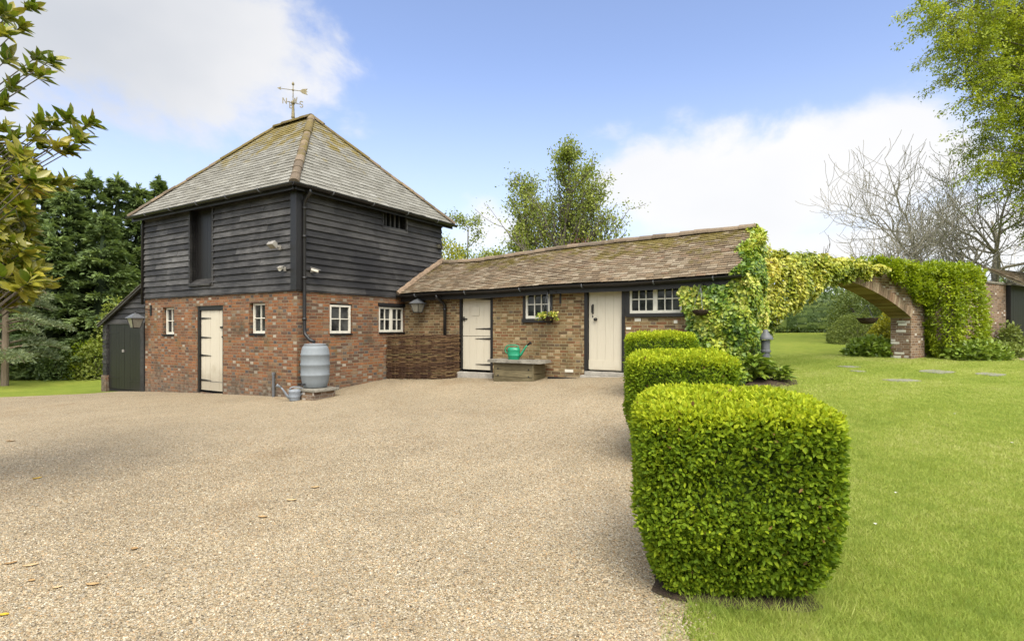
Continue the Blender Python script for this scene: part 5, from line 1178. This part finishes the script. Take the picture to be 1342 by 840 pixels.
def shrub(name, label, cat, c, rad, k, ls, mat, seed, group=None, clip=False, aspect=.55, lump=.3, core=True, up=.3):
    """loose or clipped dome of leaves standing on the ground; c=(x,y), rad=(rx,ry,h)"""
    zg = H(*c); t = thing(name, label, cat, (c[0], c[1], zg), 'g', group); r = np.random.default_rng(seed)
    v = unit(r.normal(size=(k, 3))); v[:, 2] = np.abs(v[:, 2])*np.where(r.random(k) < .12, -.3, 1)
    lm = clump_noise(v, 3.2, seed)*lump+clump_noise(v, 8, seed+1)*lump*.45
    dep = (r.random(k)**(2.2 if clip else 1.3))*(.10 if clip else .38)
    R_ = np.array(rad); sc = (1-lump*.75+lm-dep)[:, None]; P = v*R_*sc; nn = unit(v/R_)
    P[:, 2] = np.maximum(P[:, 2]+rad[2]*.12, .02*r.random(k)); P = P+np.array([c[0], c[1], zg])
    T = unit(nn*.8+r.normal(size=(k, 3))*.55+np.array([0, 0, up*.6])); N = unit(nn*.7+np.array([0, 0, .6])+r.normal(size=(k, 3))*.5)
    L = ls*(.6+.7*r.random(k)); leaf_object('foliage', P, T, N, L, L*aspect, M[mat], t, np.clip(r.beta(2, 2.2, k)*.85+.3*clump_noise(P, 2/ max(rad), 3)-.08, 0, 1), detail=ls > .07 and k < 6000)
    m = MB()
    for i in range(6):
        an = i*1.05; e = np.array([c[0]+rad[0]*.5*math.cos(an), c[1]+rad[1]*.5*math.sin(an), zg+rad[2]*.7]); m.tube([(c[0]+.05*math.cos(an), c[1]+.05*math.sin(an), zg-.03), ((c[0]*1.3+e[0]*.7)/2, (c[1]*1.3+e[1]*.7)/2, zg+rad[2]*.35), e], [.03*rad[2]+.008, .02*rad[2]+.005, .006], 5)
    m.build('stems', M['bark'], t); return t
def gxy(px, Y): return ((px-CX)/F_PX*Y, Y)
# beyond the arch
def long_hedge(label, c, w, d, h, rz, k, seed):
    clipped_block(label, c[0], c[1], w, d, h, rz, k, .16, seed, n=10, taper=0, cat='hedge', group=None, mats=('laurel', 'laurel'), name='laurel_hedge')
long_hedge('tall dark laurel hedge at the far end of the lawn seen through the arch', gxy(1015, 32.5), 9.5, 1.8, 2.2, R(3), 16000, 31)
shrub('clipped_mound', 'smooth clipped dark green mound on the lawn beyond the arch', 'topiary', gxy(1124, 21), (1.05, 1.0, 1.02), 12000, .06, 'mixed_leaf', 41, 'clipped mounds beyond the arch', True, lump=.08)
shrub('clipped_mound', 'larger looser clipped mound behind the smooth dark one', 'topiary', gxy(1152, 22.6), (1.5, 1.2, 1.3), 9000, .08, 'mixed_leaf', 42, 'clipped mounds beyond the arch', True, lump=.15)
shrub('leafy_perennial', 'low clump of broad green leaves at the left foot of the arch pier', 'plant', gxy(1143, 15.6), (.78, .5, .46), 2600, .13, 'hosta', 43)
shrub('golden_shrub', 'bright yellow leaved shrub just behind the arch pier', 'shrub', gxy(1162, 17.2), (.50, .45, 1.05), 2400, .09, 'yellow_leaf', 44)
shrub('background_shrub', 'pale olive shrub in the gap behind the clipped mounds', 'shrub', gxy(1135, 28), (2.2, 1.5, 2.5), 6000, .13, 'mixed_leaf', 45, 'shrubs behind the arch')
shrub('background_shrub', 'tall rounded grey-green shrub rising above the laurel hedge', 'shrub', gxy(1083, 37), (2.4, 2, 3.3), 6000, .16, 'laurel', 46, 'shrubs behind the arch')
shrub('background_shrub', 'dark bush filling the far corner behind the arch pier', 'shrub', gxy(1185, 27), (2.0, 1.5, 2.3), 5000, .13, 'laurel', 47, 'shrubs behind the arch')
shrub('border_plant', 'low spreading green plants at the right foot of the arch pier', 'plant', tuple(ww(7.9, -1.05)[:2]), (.75, .35, .42), 1500, .12, 'hosta', 48, 'low border plants under the climber')
shrub('border_plant', 'grey-green low plants at the foot of the bushy climber', 'plant', tuple(ww(9.2, -1.1)[:2]), (.7, .35, .36), 1300, .10, 'mixed_leaf', 49, 'low border plants under the climber')
shrub('border_plant', 'long low green plants against the foot of the garden wall', 'plant', tuple(ww(10.9, -.45)[:2]), (.8, .35, .26), 1500, .09, 'hosta', 50, 'low border plants under the climber')
shrub('border_plant', 'upright leafy plant against the garden wall near the black doors', 'plant', tuple(ww(12.5, -.25)[:2]), (.35, .25, .75), 1000, .10, 'mixed_leaf', 51, 'low border plants under the climber')
# bed with broad leaves at the ivy foot
x, y = fw(8.62, 3.35)[:2]; y -= .35; z = H(x, y+.35)
bm_ = MB(); ring = [(x+(.62+.07*math.sin(5*a))*math.cos(a), y+.35+(.5+.06*math.cos(4*a))*math.sin(a)) for a in np.linspace(0, 6.283, 26)[:-1]]
cen = (x, y+.35); bm_.lathe([(0.0, 0)], (0, 0, 0), 3); bm_.V, bm_.F, bm_.Rn = [], [], []
for i in range(25): j = (i+1) % 25; bm_.face([(cen[0], cen[1], H(*cen)+.05), (ring[i][0], ring[i][1], H(*ring[i])+.008), (ring[j][0], ring[j][1], H(*ring[j])+.008)])
tag(bm_.build('flower_bed', M['soil'], None, origin=(x, y+.35, z), frame='g'), kind='structure')
def hosta(label, c, k, r, h, ls, seed):
    zg = H(*c); t = thing('hosta', label, 'plant', (c[0], c[1], zg), 'g', 'broad leaved plants at the ivy foot'); g = np.random.default_rng(seed)
    an = g.random(k)*6.283; el = .25+1.0*g.random(k); rr_ = r*(.25+.75*g.random(k)); hh = h*(.25+.75*g.random(k))
    base = np.stack([c[0]+rr_*.55*np.cos(an), c[1]+rr_*.55*np.sin(an), zg+hh], 1); T = unit(np.stack([np.cos(an), np.sin(an), .55-g.random(k)*.9], 1)+g.normal(size=(k, 3))*.2); N = unit(np.stack([-np.cos(an)*.3, -np.sin(an)*.3, 1+0*an], 1)+g.normal(size=(k, 3))*.25)
    L = ls*(.6+.6*g.random(k)); leaf_object('leaves', base, T, N, L, L*.5, M['hosta'], t, detail=True, fold=.2)
    m = MB()
    for i in range(0, k, 3): m.tube([(c[0], c[1], zg), (c[0]+rr_[i]*.2*math.cos(an[i]), c[1]+rr_[i]*.2*math.sin(an[i]), zg+hh[i]*.6), tuple(base[i])], .005, 4)
    m.build('stalks', M['hosta'], t)
hosta('lush broad leaved plant at the foot of the ivy beside the bollard lamp', tuple(fw(8.46, 3.22)[:2]), 190, .40, .44, .22, 61); hosta('smaller broad leaved plant at the outer end of the ivy bed', tuple(fw(8.86, 3.42)[:2]), 110, .30, .26, .16, 62)

# ---------------------------------------------------------------- trees
def grow(m, p, d, L, r, lvl, mx, tips, P):
    """recursive limb; P: dict of habit numbers"""
    n = P['seg']; pts = [p]; rad = [r]; q = p.copy(); dd = d.copy(); kids = []
    for i in range(n):
        dd = unit(dd+rng.normal(size=3)*P['wob']+np.array([0, 0, P['up']])*(1.0 if lvl > 0 else .3)); q = q+dd*L/n; pts.append(q.copy()); rad.append(max(P['rmin'], r*(1-.72*(i+1)/n))); kids.append((q.copy(), dd.copy(), rad[-1], (i+1)/n))
    m.tube(pts, rad, 7 if lvl == 0 else (5 if lvl == 1 else 4 if lvl < 3 else 3), cap=lvl < 2)
    if lvl >= mx-1: tips.extend([(k[0], k[1], k[3]) for k in kids])
    if lvl >= mx: return
    for i in range(P['kids'][min(lvl, len(P['kids'])-1)]):
        f = P['from'][min(lvl, len(P['from'])-1)]+rng.random()*(1-P['from'][min(lvl, len(P['from'])-1)]); k = kids[min(n-1, int(f*n))]
        side = unit(np.cross(k[1], rng.normal(size=3))); nd = unit(k[1]*math.cos(P['ang'])+side*math.sin(P['ang'])*(1+.3*rng.normal()))
        sc = P['ratio']*(P['taper'](f) if lvl == 0 and 'taper' in P else 1)*rng.uniform(.75, 1.15)
        grow(m, k[0], nd, L*sc, max(P['rmin'], k[2]*.72), lvl+1, mx, tips, P)
def tree(name, label, base, h, r, P, mx, bark, leaf=None, per=0, ls=.1, lean=(0, 0, 1), asp=.6, clump=.25, group=None, z0=None, cat='tree'):
    zg = H(*base) if z0 is None else z0; t = thing(name, label, cat, (base[0], base[1], zg), 'g', group); m = MB(); tips = []
    grow(m, np.array([base[0], base[1], zg-.1]), unit(np.array(lean, float)), h, r, 0, mx, tips, P)
    m.build('trunk', M[bark], t, smooth=True)
    if leaf:
        A = np.array([q[0] for q in tips]); D = np.array([q[1] for q in tips]); k = len(A)*per; i = np.repeat(np.arange(len(A)), per)
        Pp = A[i]+rng.normal(size=(k, 3))*clump*np.array([1, 1, .8]); T = unit(D[i]*.5+rng.normal(size=(k, 3))+np.array([0, 0, -.25])); N = unit(rng.normal(size=(k, 3))+np.array([0, 0, .7]))
        L = ls*(.6+.7*rng.random(k)); leaf_object('crown', Pp, T, N, L, L*asp, M[leaf], t, np.clip(rng.random(k)*.7+.4*clump_noise(Pp, 1.2, 3)-.05, 0, 1))
    return t
UPR = dict(seg=6, wob=.07, up=.07, rmin=.012, kids=(34, 7, 4), **{'from': (.12, .25, .3)}, ang=R(52), ratio=.36, taper=lambda f: 1.25-.95*f)
tree('alder_tree', 'tall light green conical tree behind the middle of the stable roof', gxy(733, 30), 9.5, .16, dict(UPR, kids=(42, 7, 4), ratio=.38, ang=R(40), taper=lambda f: 1.35-1.15*f), 2, 'bark', 'birch', 4, .14, clump=.22, group='light green trees behind the stable range')
UP2 = dict(UPR, kids=(20, 6, 3), ratio=.33)
tree('alder_tree', 'shorter light green tree left of the tall one behind the stable roof', gxy(698, 31), 8.2, .13, dict(UP2, kids=(26, 7, 3), ratio=.38, ang=R(38)), 2, 'bark', 'birch', 4, .15, clump=.24, group='light green trees behind the stable range')
tree('alder_tree', 'dense light green tree just right of the tall one behind the stable roof', gxy(772, 31), 8.6, .13, dict(UP2, kids=(26, 7, 3), ratio=.36, ang=R(36)), 2, 'bark', 'birch', 4, .15, clump=.22, group='light green trees behind the stable range')
tree('alder_tree', 'leafy tree filling the gap left of the tall conical one', gxy(718, 33), 7.2, .13, dict(UP2, kids=(26, 7, 3), ratio=.38, ang=R(38)), 2, 'bark', 'birch', 3, .14, clump=.22, group='light green trees behind the stable range')
tree('alder_tree', 'leafy tree filling the gap right of the tall conical one', gxy(762, 33), 7.4, .13, dict(UP2, kids=(26, 7, 3), ratio=.38, ang=R(38)), 2, 'bark', 'birch', 3, .14, clump=.22, group='light green trees behind the stable range')
tree('alder_tree', 'low spreading tree at the left end of the group behind the stable roof', gxy(684, 31), 5.7, .11, dict(UP2, kids=(24, 7, 3), ratio=.40, ang=R(46)), 2, 'bark', 'birch', 6, .15, clump=.25, group='light green trees behind the stable range')
tree('alder_tree', 'thin sparse young tree at the right of the group behind the stable roof', gxy(806, 29), 8.0, .10, dict(UPR, kids=(24, 6, 3), ang=R(42), ratio=.36), 2, 'bark', 'birch', 3, .13, clump=.16, group='light green trees behind the stable range')
tree('alder_tree', 'airy young tree rising beside the barn gutter end', gxy(608, 30), 6.7, .10, dict(UPR, kids=(18, 6, 3), ratio=.34), 2, 'bark', 'birch', 5, .14, clump=.2, group='light green trees behind the stable range')
tree('alder_tree', 'wispy tree top half hidden behind the barn eaves', gxy(577, 31), 7.6, .10, dict(UPR, kids=(16, 6, 3), ratio=.28), 2, 'bark', 'birch', 3, .13, clump=.2, group='light green trees behind the stable range')
tree('alder_tree', 'small leafy tree low above the dip in the stable roof', gxy(636, 29), 4.7, .08, dict(UPR, kids=(14, 5, 3), ratio=.36), 2, 'bark', 'birch', 6, .14, clump=.2, group='light green trees behind the stable range')
shrub('golden_tree', 'yellow-green bush between the barn and the stable roof', 'tree', gxy(594, 25), (1.0, 1.0, 4.6), 5000, .12, 'yellow_leaf', 71)
shrub('copper_shrub', 'dark red copper leaved bush just above the stable ridge', 'shrub', gxy(757, 27), (1.6, 1.2, 4.5), 4200, .12, 'red_leaf', 72)
BARE = dict(seg=7, wob=.15, up=.12, rmin=.0085, kids=(11, 8, 6, 3), **{'from': (.18, .2, .25)}, ang=R(60), ratio=.62, taper=lambda f: 1.0)
tree('bare_tree', 'leafless branching tree with pale upturned twigs behind the climber', gxy(1208, 22), 4.9, .17, BARE, 3, 'bark_pale', None, group='bare trees behind the garden wall', lean=(-.05, 0, 1))
tree('bare_tree', 'bare tree leaning over the garden wall at the right edge', gxy(1325, 22.5), 5.6, .17, BARE, 3, 'bark_pale', 'mixed_leaf', 1, .07, clump=.12, group='bare trees behind the garden wall', lean=(-.25, -.05, 1))
tree('bare_tree', 'small bare sapling whose twigs show just above the arch ivy', gxy(1000, 19), 3.7, .05, dict(BARE, kids=(7, 3, 2), ratio=.22, ang=R(38), up=.18), 2, 'bark', None, group='bare trees behind the garden wall', lean=(.42, 0, 1))
tree('bare_tree', 'bare tree between the sapling and the larger branching one', gxy(1174, 21), 3.7, .11, BARE, 3, 'bark_pale', None, group='bare trees behind the garden wall', lean=(-.20, 0, 1))
tree('bare_tree', 'bare tree standing between the branching one and the one leaning over the wall', gxy(1276, 23), 5.4, .15, BARE, 3, 'bark_pale', None, group='bare trees behind the garden wall', lean=(.05, 0, 1))

def spring_tree():
    base = (22.5, 18.5); zg = H(*base); t = thing('hornbeam_tree', 'tree in fresh yellow-green spring leaf overhanging the lawn at top right', 'tree', (base[0], base[1], zg), 'g')
    m = MB(); tr = [np.array([base[0]-.05*i, base[1], zg-.1+1.7*i]) for i in range(10)]; m.tube(tr, [.34-.028*i for i in range(10)], 10); tips = []
    def bnd(py): return np.interp(py, [-250, -60, 0, 40, 70, 110, 150, 190, 230, 270, 310, 345], [1290, 1215, 1192, 1200, 1212, 1226, 1238, 1254, 1272, 1298, 1322, 1345])
    rg = np.random.default_rng(5)
    for i in range(190):
        py = rg.uniform(-260, 312); lo = bnd(py); px = lo+(rg.random()**1.3)*(1500-lo)+4; Y = rg.uniform(16.0, 20.5)
        tip = np.array([(px-CX)/F_PX*Y, Y, EYE+(CY-py)/F_PX*Y]); j = tr[int(np.clip((tip[2]-zg)/1.7-.5, 2, 8))]
        mid = (j+tip)/2+np.array([0, 0, .55]); pts = [j+(mid-j)*2*u*(1-u)*1.0+(tip-j)*u*u if False else (1-u)**2*j+2*u*(1-u)*mid+u*u*tip for u in np.linspace(0, 1, 8)]
        m.tube(pts, [.05*(1-u)+.007 for u in np.linspace(0, 1, 8)], 5)
        Lb = np.linalg.norm(tip-j)
        for q in range(int(8+Lb*1.6)):
            u = rg.uniform(.30, 1.0); p = (1-u)**2*j+2*u*(1-u)*mid+u*u*tip; d = unit(np.array([rg.normal()*.7-.35, rg.normal()*.7, -.25+.35*rg.normal()])); L = rg.uniform(.4, 1.15)
            e = p+d*L+np.array([0, 0, -.18*L]); m.tube([p, (p+e)/2+np.array([0, 0, .03]), e], [.008, .006, .004], 3, cap=False)
            for w in np.linspace(.1, 1, 9): tips.append((p+(e-p)*w, d))
    m.build('trunk', M['bark'], t, smooth=True)
    A = np.array([q[0] for q in tips]); D = np.array([q[1] for q in tips]); per = 11; k = len(A)*per; i = np.repeat(np.arange(len(A)), per)
    Pp = A[i]+rg.normal(size=(k, 3))*.085; T = unit(D[i]*.6+rg.normal(size=(k, 3))*.6+np.array([0, 0, -.35])); N = unit(rg.normal(size=(k, 3))*.6+np.array([0, 0, 1])); L = .092*(.6+.6*rg.random(k))
    leaf_object('crown', Pp, T, N, L, L*.55, M['spring'], t, np.clip(rg.random(k)*.6+.45*clump_noise(Pp, 1.5, 3)-.02, 0, 1))
spring_tree()

def conifer(label, base, h, r, k, seed, narrow=1.0):
    zg = H(*base); t = thing('conifer_tree', label, 'tree', (base[0], base[1], zg), 'g', 'dark conifers beyond the left lawn'); g = np.random.default_rng(seed)
    m = MB(); m.tube([(base[0], base[1], zg-.1), (base[0], base[1], zg+h*.5), (base[0], base[1], zg+h*.93)], [.22, .14, .02], 8); m.build('trunk', M['bark'], t)
    nb = int(24*h); r = r*1.35; zb = np.sort(g.random(nb)**.9)*.985; rb = r*(1-zb)**.80*(.65+.45*g.random(nb))+.12; ab = g.random(nb)*6.283
    per = k//nb; i = np.repeat(np.arange(nb), per); u = .2+.8*g.random(len(i))**.75; rr_ = rb[i]*u
    lat = g.normal(size=len(i))*.34*rb[i]*.5*(1.12-u); tilt = np.repeat(.15+.35*g.random(nb), per)
    zz = zg+h*zb[i]+rr_*tilt-.30*rr_*u*1.1+g.normal(size=len(i))*.035-np.abs(lat)*.45
    ca, sa = np.cos(ab[i]), np.sin(ab[i]); P = np.stack([base[0]+rr_*ca-lat*sa, base[1]+rr_*sa+lat*ca, np.maximum(zz, zg+.05)], 1)
    T = unit(np.stack([ca-sa*np.sign(lat)*.5, sa+ca*np.sign(lat)*.5, -.10+.25*g.normal(size=len(i))], 1)+g.normal(size=(len(i), 3))*.25); N = unit(np.stack([ca*.3, sa*.3, 1+0*ca], 1)+g.normal(size=(len(i), 3))*.35)
    kt = 260; zt_ = g.random(kt)**.6*.9; P = np.concatenate([P, np.stack([base[0]+g.normal(size=kt)*.10*zt_, base[1]+g.normal(size=kt)*.10*zt_, zg+h+.12-zt_], 1)]); T = np.concatenate([T, unit(g.normal(size=(kt, 3))*.6+np.array([0, 0, .8]))]); N = np.concatenate([N, rand_unit(kt)])
    L = .27*(.5+.7*g.random(len(P))); leaf_object('foliage', P, T, N, L, L*.33, M['conifer'], t, np.concatenate([np.clip(g.beta(2, 2.5, len(i))*.5+.45*g.random(nb)[i]+.12*u-.05, 0, 1), g.random(kt)]))
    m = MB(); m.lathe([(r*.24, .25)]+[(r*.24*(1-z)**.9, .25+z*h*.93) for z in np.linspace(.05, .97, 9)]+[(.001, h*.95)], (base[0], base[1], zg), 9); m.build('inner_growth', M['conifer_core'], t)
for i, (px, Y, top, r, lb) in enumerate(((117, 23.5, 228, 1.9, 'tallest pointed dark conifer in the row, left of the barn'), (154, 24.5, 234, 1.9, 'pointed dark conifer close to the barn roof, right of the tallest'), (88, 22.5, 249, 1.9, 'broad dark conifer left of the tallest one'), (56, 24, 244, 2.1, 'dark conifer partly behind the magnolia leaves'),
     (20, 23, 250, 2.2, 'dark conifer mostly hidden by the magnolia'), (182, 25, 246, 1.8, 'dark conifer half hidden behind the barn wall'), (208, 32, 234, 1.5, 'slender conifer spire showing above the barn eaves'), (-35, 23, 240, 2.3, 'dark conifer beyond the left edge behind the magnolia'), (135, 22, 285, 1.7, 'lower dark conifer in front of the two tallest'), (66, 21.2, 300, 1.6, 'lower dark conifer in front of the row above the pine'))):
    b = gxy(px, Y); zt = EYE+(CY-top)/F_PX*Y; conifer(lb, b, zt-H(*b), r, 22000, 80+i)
def pine():
    base = gxy(6, 17.9); zg = H(*base); t = thing('pine_tree', 'small blue-green pine with bare trunk on the left lawn', 'tree', (base[0], base[1], zg), 'g'); g = np.random.default_rng(9); m = MB()
    m.tube([(base[0], base[1], zg-.05), (base[0]+.03, base[1], zg+1.5), (base[0]+.02, base[1], zg+3.4), (base[0], base[1], zg+4.6)], [.11, .095, .07, .03], 9); PP = []; TT = []
    for i in range(64):
        z = zg+.75+3.9*g.random()**1.1; L = (2.45-(z-zg)*.36)*g.uniform(.6, 1.05); an = g.random()*6.283; d = np.array([math.cos(an), math.sin(an), 0]); p0 = np.array([base[0], base[1], z]); pts = [p0+d*L*u+np.array([0, 0, .22*math.sin(u*2.4)-.28*u*u*L*.5]) for u in np.linspace(0, 1, 6)]; m.tube(pts, [.03*(1-u)+.006 for u in np.linspace(0, 1, 6)], 4)
        k = int(230*L); u = .25+.75*g.random(k)**.8; c = np.array([np.interp(u, np.linspace(0, 1, 6), [q[j] for q in pts]) for j in range(3)]).T; lat = g.normal(size=k)*.22*L*.45*(1.15-u*.7); c = c+np.stack([-d[1]*lat, d[0]*lat, np.abs(g.normal(size=k))*.07-np.abs(lat)*.15], 1)
        PP.append(c); TT.append(unit(d[None]*.8+np.stack([-d[1]*np.sign(lat), d[0]*np.sign(lat), .45+0*lat], 1)*.6+g.normal(size=(k, 3))*.45))
    m.build('trunk', M['bark_pine'], t); P = np.concatenate(PP); T = np.concatenate(TT); k = len(P); leaf_object('foliage', P, T, unit(g.normal(size=(k, 3))+np.array([0, 0, 1])), .15*(.6+.6*g.random(k)), .028, M['pine'], t)
pine()
for i, (px, Y, r, mat, lb) in enumerate(((28, 20.4, (1.0, .8, 1.15), 'laurel', 'dark rounded shrub behind the pine trunk'), (55, 20.8, (.9, .8, 1.25), 'mixed_leaf', 'mid green shrub in the left border below the conifers'), (82, 20.2, (.85, .7, 1.1), 'laurel', 'glossy dark shrub in the left border right of the pine'), (106, 20.5, (.75, .7, 1.3), 'shrub_leaf', 'bright green young shrub in the border beside the lean-to'), (126, 20.3, (.7, .7, 1.2), 'birch', 'light green shrub nearest the lean-to shed'), (-8, 20.5, (1.1, .8, 1.2), 'laurel', 'dark shrub at the far left end of the border'), (152, 21, (1.0, .8, 2.6), 'birch', 'pale twiggy shrub rising behind the lean-to roof'))):
    shrub('border_shrub', lb, 'shrub', gxy(px, Y), r, 2600, .10, mat, 120+i, 'shrubs below the conifers')

def magnolia():
    base = (-6.5, 5.0); zg = H(*base); t = thing('magnolia_tree', 'glossy magnolia with rust backed leaves reaching in from the left edge', 'tree', (base[0], base[1], zg), 'g'); g = np.random.default_rng(14); m = MB()
    tr = [np.array([base[0]+.03*i, base[1]+.02*i, zg-.1+.75*i]) for i in range(8)]; m.tube(tr, [.12-.012*i for i in range(8)], 8)
    cl = [(12, 18, 4.9), (42, 8, 5.0), (5, 42, 4.7), (28, 34, 5.1), (68, 78, 5.0), (52, 72, 5.2), (60, 97, 4.9), (40, 92, 5.1), (12, 76, 4.8), (20, 112, 5.0), (8, 135, 4.9), (120, 160, 5.0), (108, 182, 4.9), (92, 152, 5.1), (100, 172, 5.0), (72, 163, 5.1), (55, 158, 5.0), (78, 190, 4.9), (92, 198, 5.0), (58, 188, 5.1), (44, 176, 4.9), (22, 178, 5.0), (8, 165, 5.2), (35, 205, 4.9), (60, 232, 5.0), (75, 240, 5.1), (52, 252, 4.9), (88, 238, 5.2), (48, 365, 4.8), (62, 372, 5.0), (40, 380, 4.9), (25, 390, 5.1), (52, 352, 5.0), (12, 398, 4.9), (40, 300, 5.0), (44, 325, 4.9), (38, 275, 5.0), (30, 340, 5.2)]
    for _ in range(170):
        py = g.uniform(195, 395); lim = np.interp(py, [195, 230, 260, 300, 340, 370, 400], [25, 50, 40, 34, 36, 48, 18]); cl.append((lim-g.random()**1.3*110, py, g.uniform(4.2, 5.7)))
    for _ in range(34): cl.append((8-g.random()*90, g.uniform(-120, 200), g.uniform(4.3, 5.6)))
    P, T, N, L, rn = [], [], [], [], []
    for px, py, Y in cl:
        c = np.array([(px-CX)/F_PX*Y, Y, EYE+(CY-py)/F_PX*Y]); j = tr[int(np.clip((c[2]-zg)/.75-1, 1, 7))]; mid = (j+c)/2+np.array([0, 0, -.10]); pts = [(1-u)**2*j+2*u*(1-u)*mid+u*u*c for u in np.linspace(0, 1, 6)]; m.tube(pts, [.009*(1-u)+.004 for u in np.linspace(0, 1, 6)], 5)
        ax = unit(c-mid+np.array([0, 0, .1])); k = int(g.integers(13, 20)); tint = g.random()
        for q in range(k):
            an = q*2.4+g.random(); s1 = unit(np.cross(ax, (0, .1, 1))); s2 = np.cross(ax, s1); o = g.uniform(.35, 1.3); d = unit(ax*math.cos(o)+(s1*math.cos(an)+s2*math.sin(an))*math.sin(o)+np.array([0, 0, -.12]))
            P.append(c-ax*g.random()*.09); T.append(d); N.append(unit(ax*.8+np.array([0, 0, .75])+g.normal(size=3)*.55-d*.2)); L.append(g.uniform(.095, .165)); rn.append(np.clip(tint*.55+g.random()*.5-.05, 0, 1))
    m.build('trunk', M['bark'], t, smooth=True); L = np.array(L); leaf_object('crown', np.array(P), np.array(T), np.array(N), L, L*.40, M['magnolia'], t, np.array(rn), detail=True, fold=.16)
magnolia()
# far wood closing the view on every side
def far_wood():
    k = 60000; an = rng.random(k)*6.283; r = 85+rng.random(k)*25; hh = 5.5+3.5*clump_noise(np.stack([np.cos(an)*12, np.sin(an)*12, an*0], 1), 1.3, 4)
    x, y = r*np.cos(an), r*np.sin(an)+15; P = np.stack([x, y, Hn(x, y)+hh*rng.random(k)**.8], 1); L = 1.1*(.6+.7*rng.random(k))
    tag(leaf_object('far_wood', P, rand_unit(k), rand_unit(k), L, L*.7, M['laurel'], None), 'dark far off wood beyond the garden on all sides', 'wood', kind='stuff')
far_wood()

# ---------------------------------------------------------------- fallen leaves and petals
M['dead_leaf'] = leaf_mat('dead_leaf', [(.25, .15, .06), (.36, .24, .11), (.44, .32, .17)], .1, .6, .3); M['dead_yellow'] = simple('yellow_dead_leaf', (.45, .29, .02), .5, .3, .2, 20); M['petal'] = simple('white_petal', (.72, .70, .64), .6, .3, .1, 20)
def litter(name, px, py, L, W, rz, mat, label, cat, group, curl=.3):
    x, y, z = pix_ground(px, py); m = MB(); n = 7; z += .009; L *= .66; W *= .7; up = []
    for i in range(n):
        u = i/(n-1); w = W*math.sin(math.pi*min(1, u*.92+.05))**.8*.5+.001; zz = z+curl*L*(u-.5)**2+.004
        up.append([(-.5+u)*L, w, zz])
    c, s = math.cos(rz), math.sin(rz); r = random.random()
    pt = lambda a, b, q: (x+a*c-b*s, y+a*s+b*c, q)
    for a, b in zip(up, up[1:]):
        for s_ in (1, -1):
            top = [pt(a[0], 0, a[2]-.003), pt(b[0], 0, b[2]-.003), pt(b[0], s_*b[1], b[2]+curl*b[1]*.8), pt(a[0], s_*a[1], a[2]+curl*a[1]*.8)]
            m.face(top if s_ > 0 else top[::-1], r); lo_ = [(q[0], q[1], q[2]-.0012) for q in top]; m.face(lo_[::-1] if s_ > 0 else lo_, r)
    tag(m.build(name, mat, None, origin=(x, y, z-.01), frame='g'), label, cat, group)
G_ = 'fallen leaves on the gravel'
for a in ((5, 808, .075, .04, .1, 'dead_yellow', 'bright yellow fallen leaf at the bottom left corner of the gravel'), (40, 743, .13, .045, .5, 'dead_leaf', 'long curled brown leaf on the near gravel at far left'), (14, 740, .10, .04, .7, 'dead_leaf', 'brown leaf lying left of the long curled one'),
          (121, 768, .12, .045, .1, 'dead_leaf', 'flat ochre leaf nearest the camera, right of the yellow one'), (75, 772, .08, .035, .6, 'dead_leaf', 'small tan leaf between the yellow leaf and the flat ochre one'), (176, 721, .075, .06, .2, 'dead_leaf', 'rounded pale tan leaf alone on the near gravel'), (41, 763, .06, .04, .2, 'dead_leaf', 'tiny tan leaf just below the long curled one'),
          (344, 679, .12, .05, 0, 'dead_leaf', 'brown leaf in the middle of the gravel, nearer than the pinkish pair'), (382, 657, .14, .06, .1, 'dead_leaf', 'broad pinkish leaf on the open gravel'), (413, 640, .12, .06, .2, 'dead_leaf', 'farthest pinkish leaf on the open gravel'), (49, 628, .12, .05, 1.0, 'dead_yellow', 'small yellowish leaf farther off on the left gravel'), (14, 579, .18, .06, .2, 'dead_leaf', 'dark brown leaf far off at the left edge of the gravel')):
    litter('fallen_leaf', a[0], a[1], a[2], a[3], a[4], M[a[5]], a[6], 'leaf', G_)
for px, py, lb in ((1147, 688, 'white petal on the lawn nearest the large hedge cube'), (1174, 647, 'white petal on the grass beyond the nearest one'), (1251, 543, 'farthest white petal on the open lawn'), (1326, 581, 'white petal on the lawn near the right edge')):
    litter('fallen_petal', px, py, .04, .03, random.random()*3, M['petal'], lb, 'petal', 'white petals on the lawn', .2)
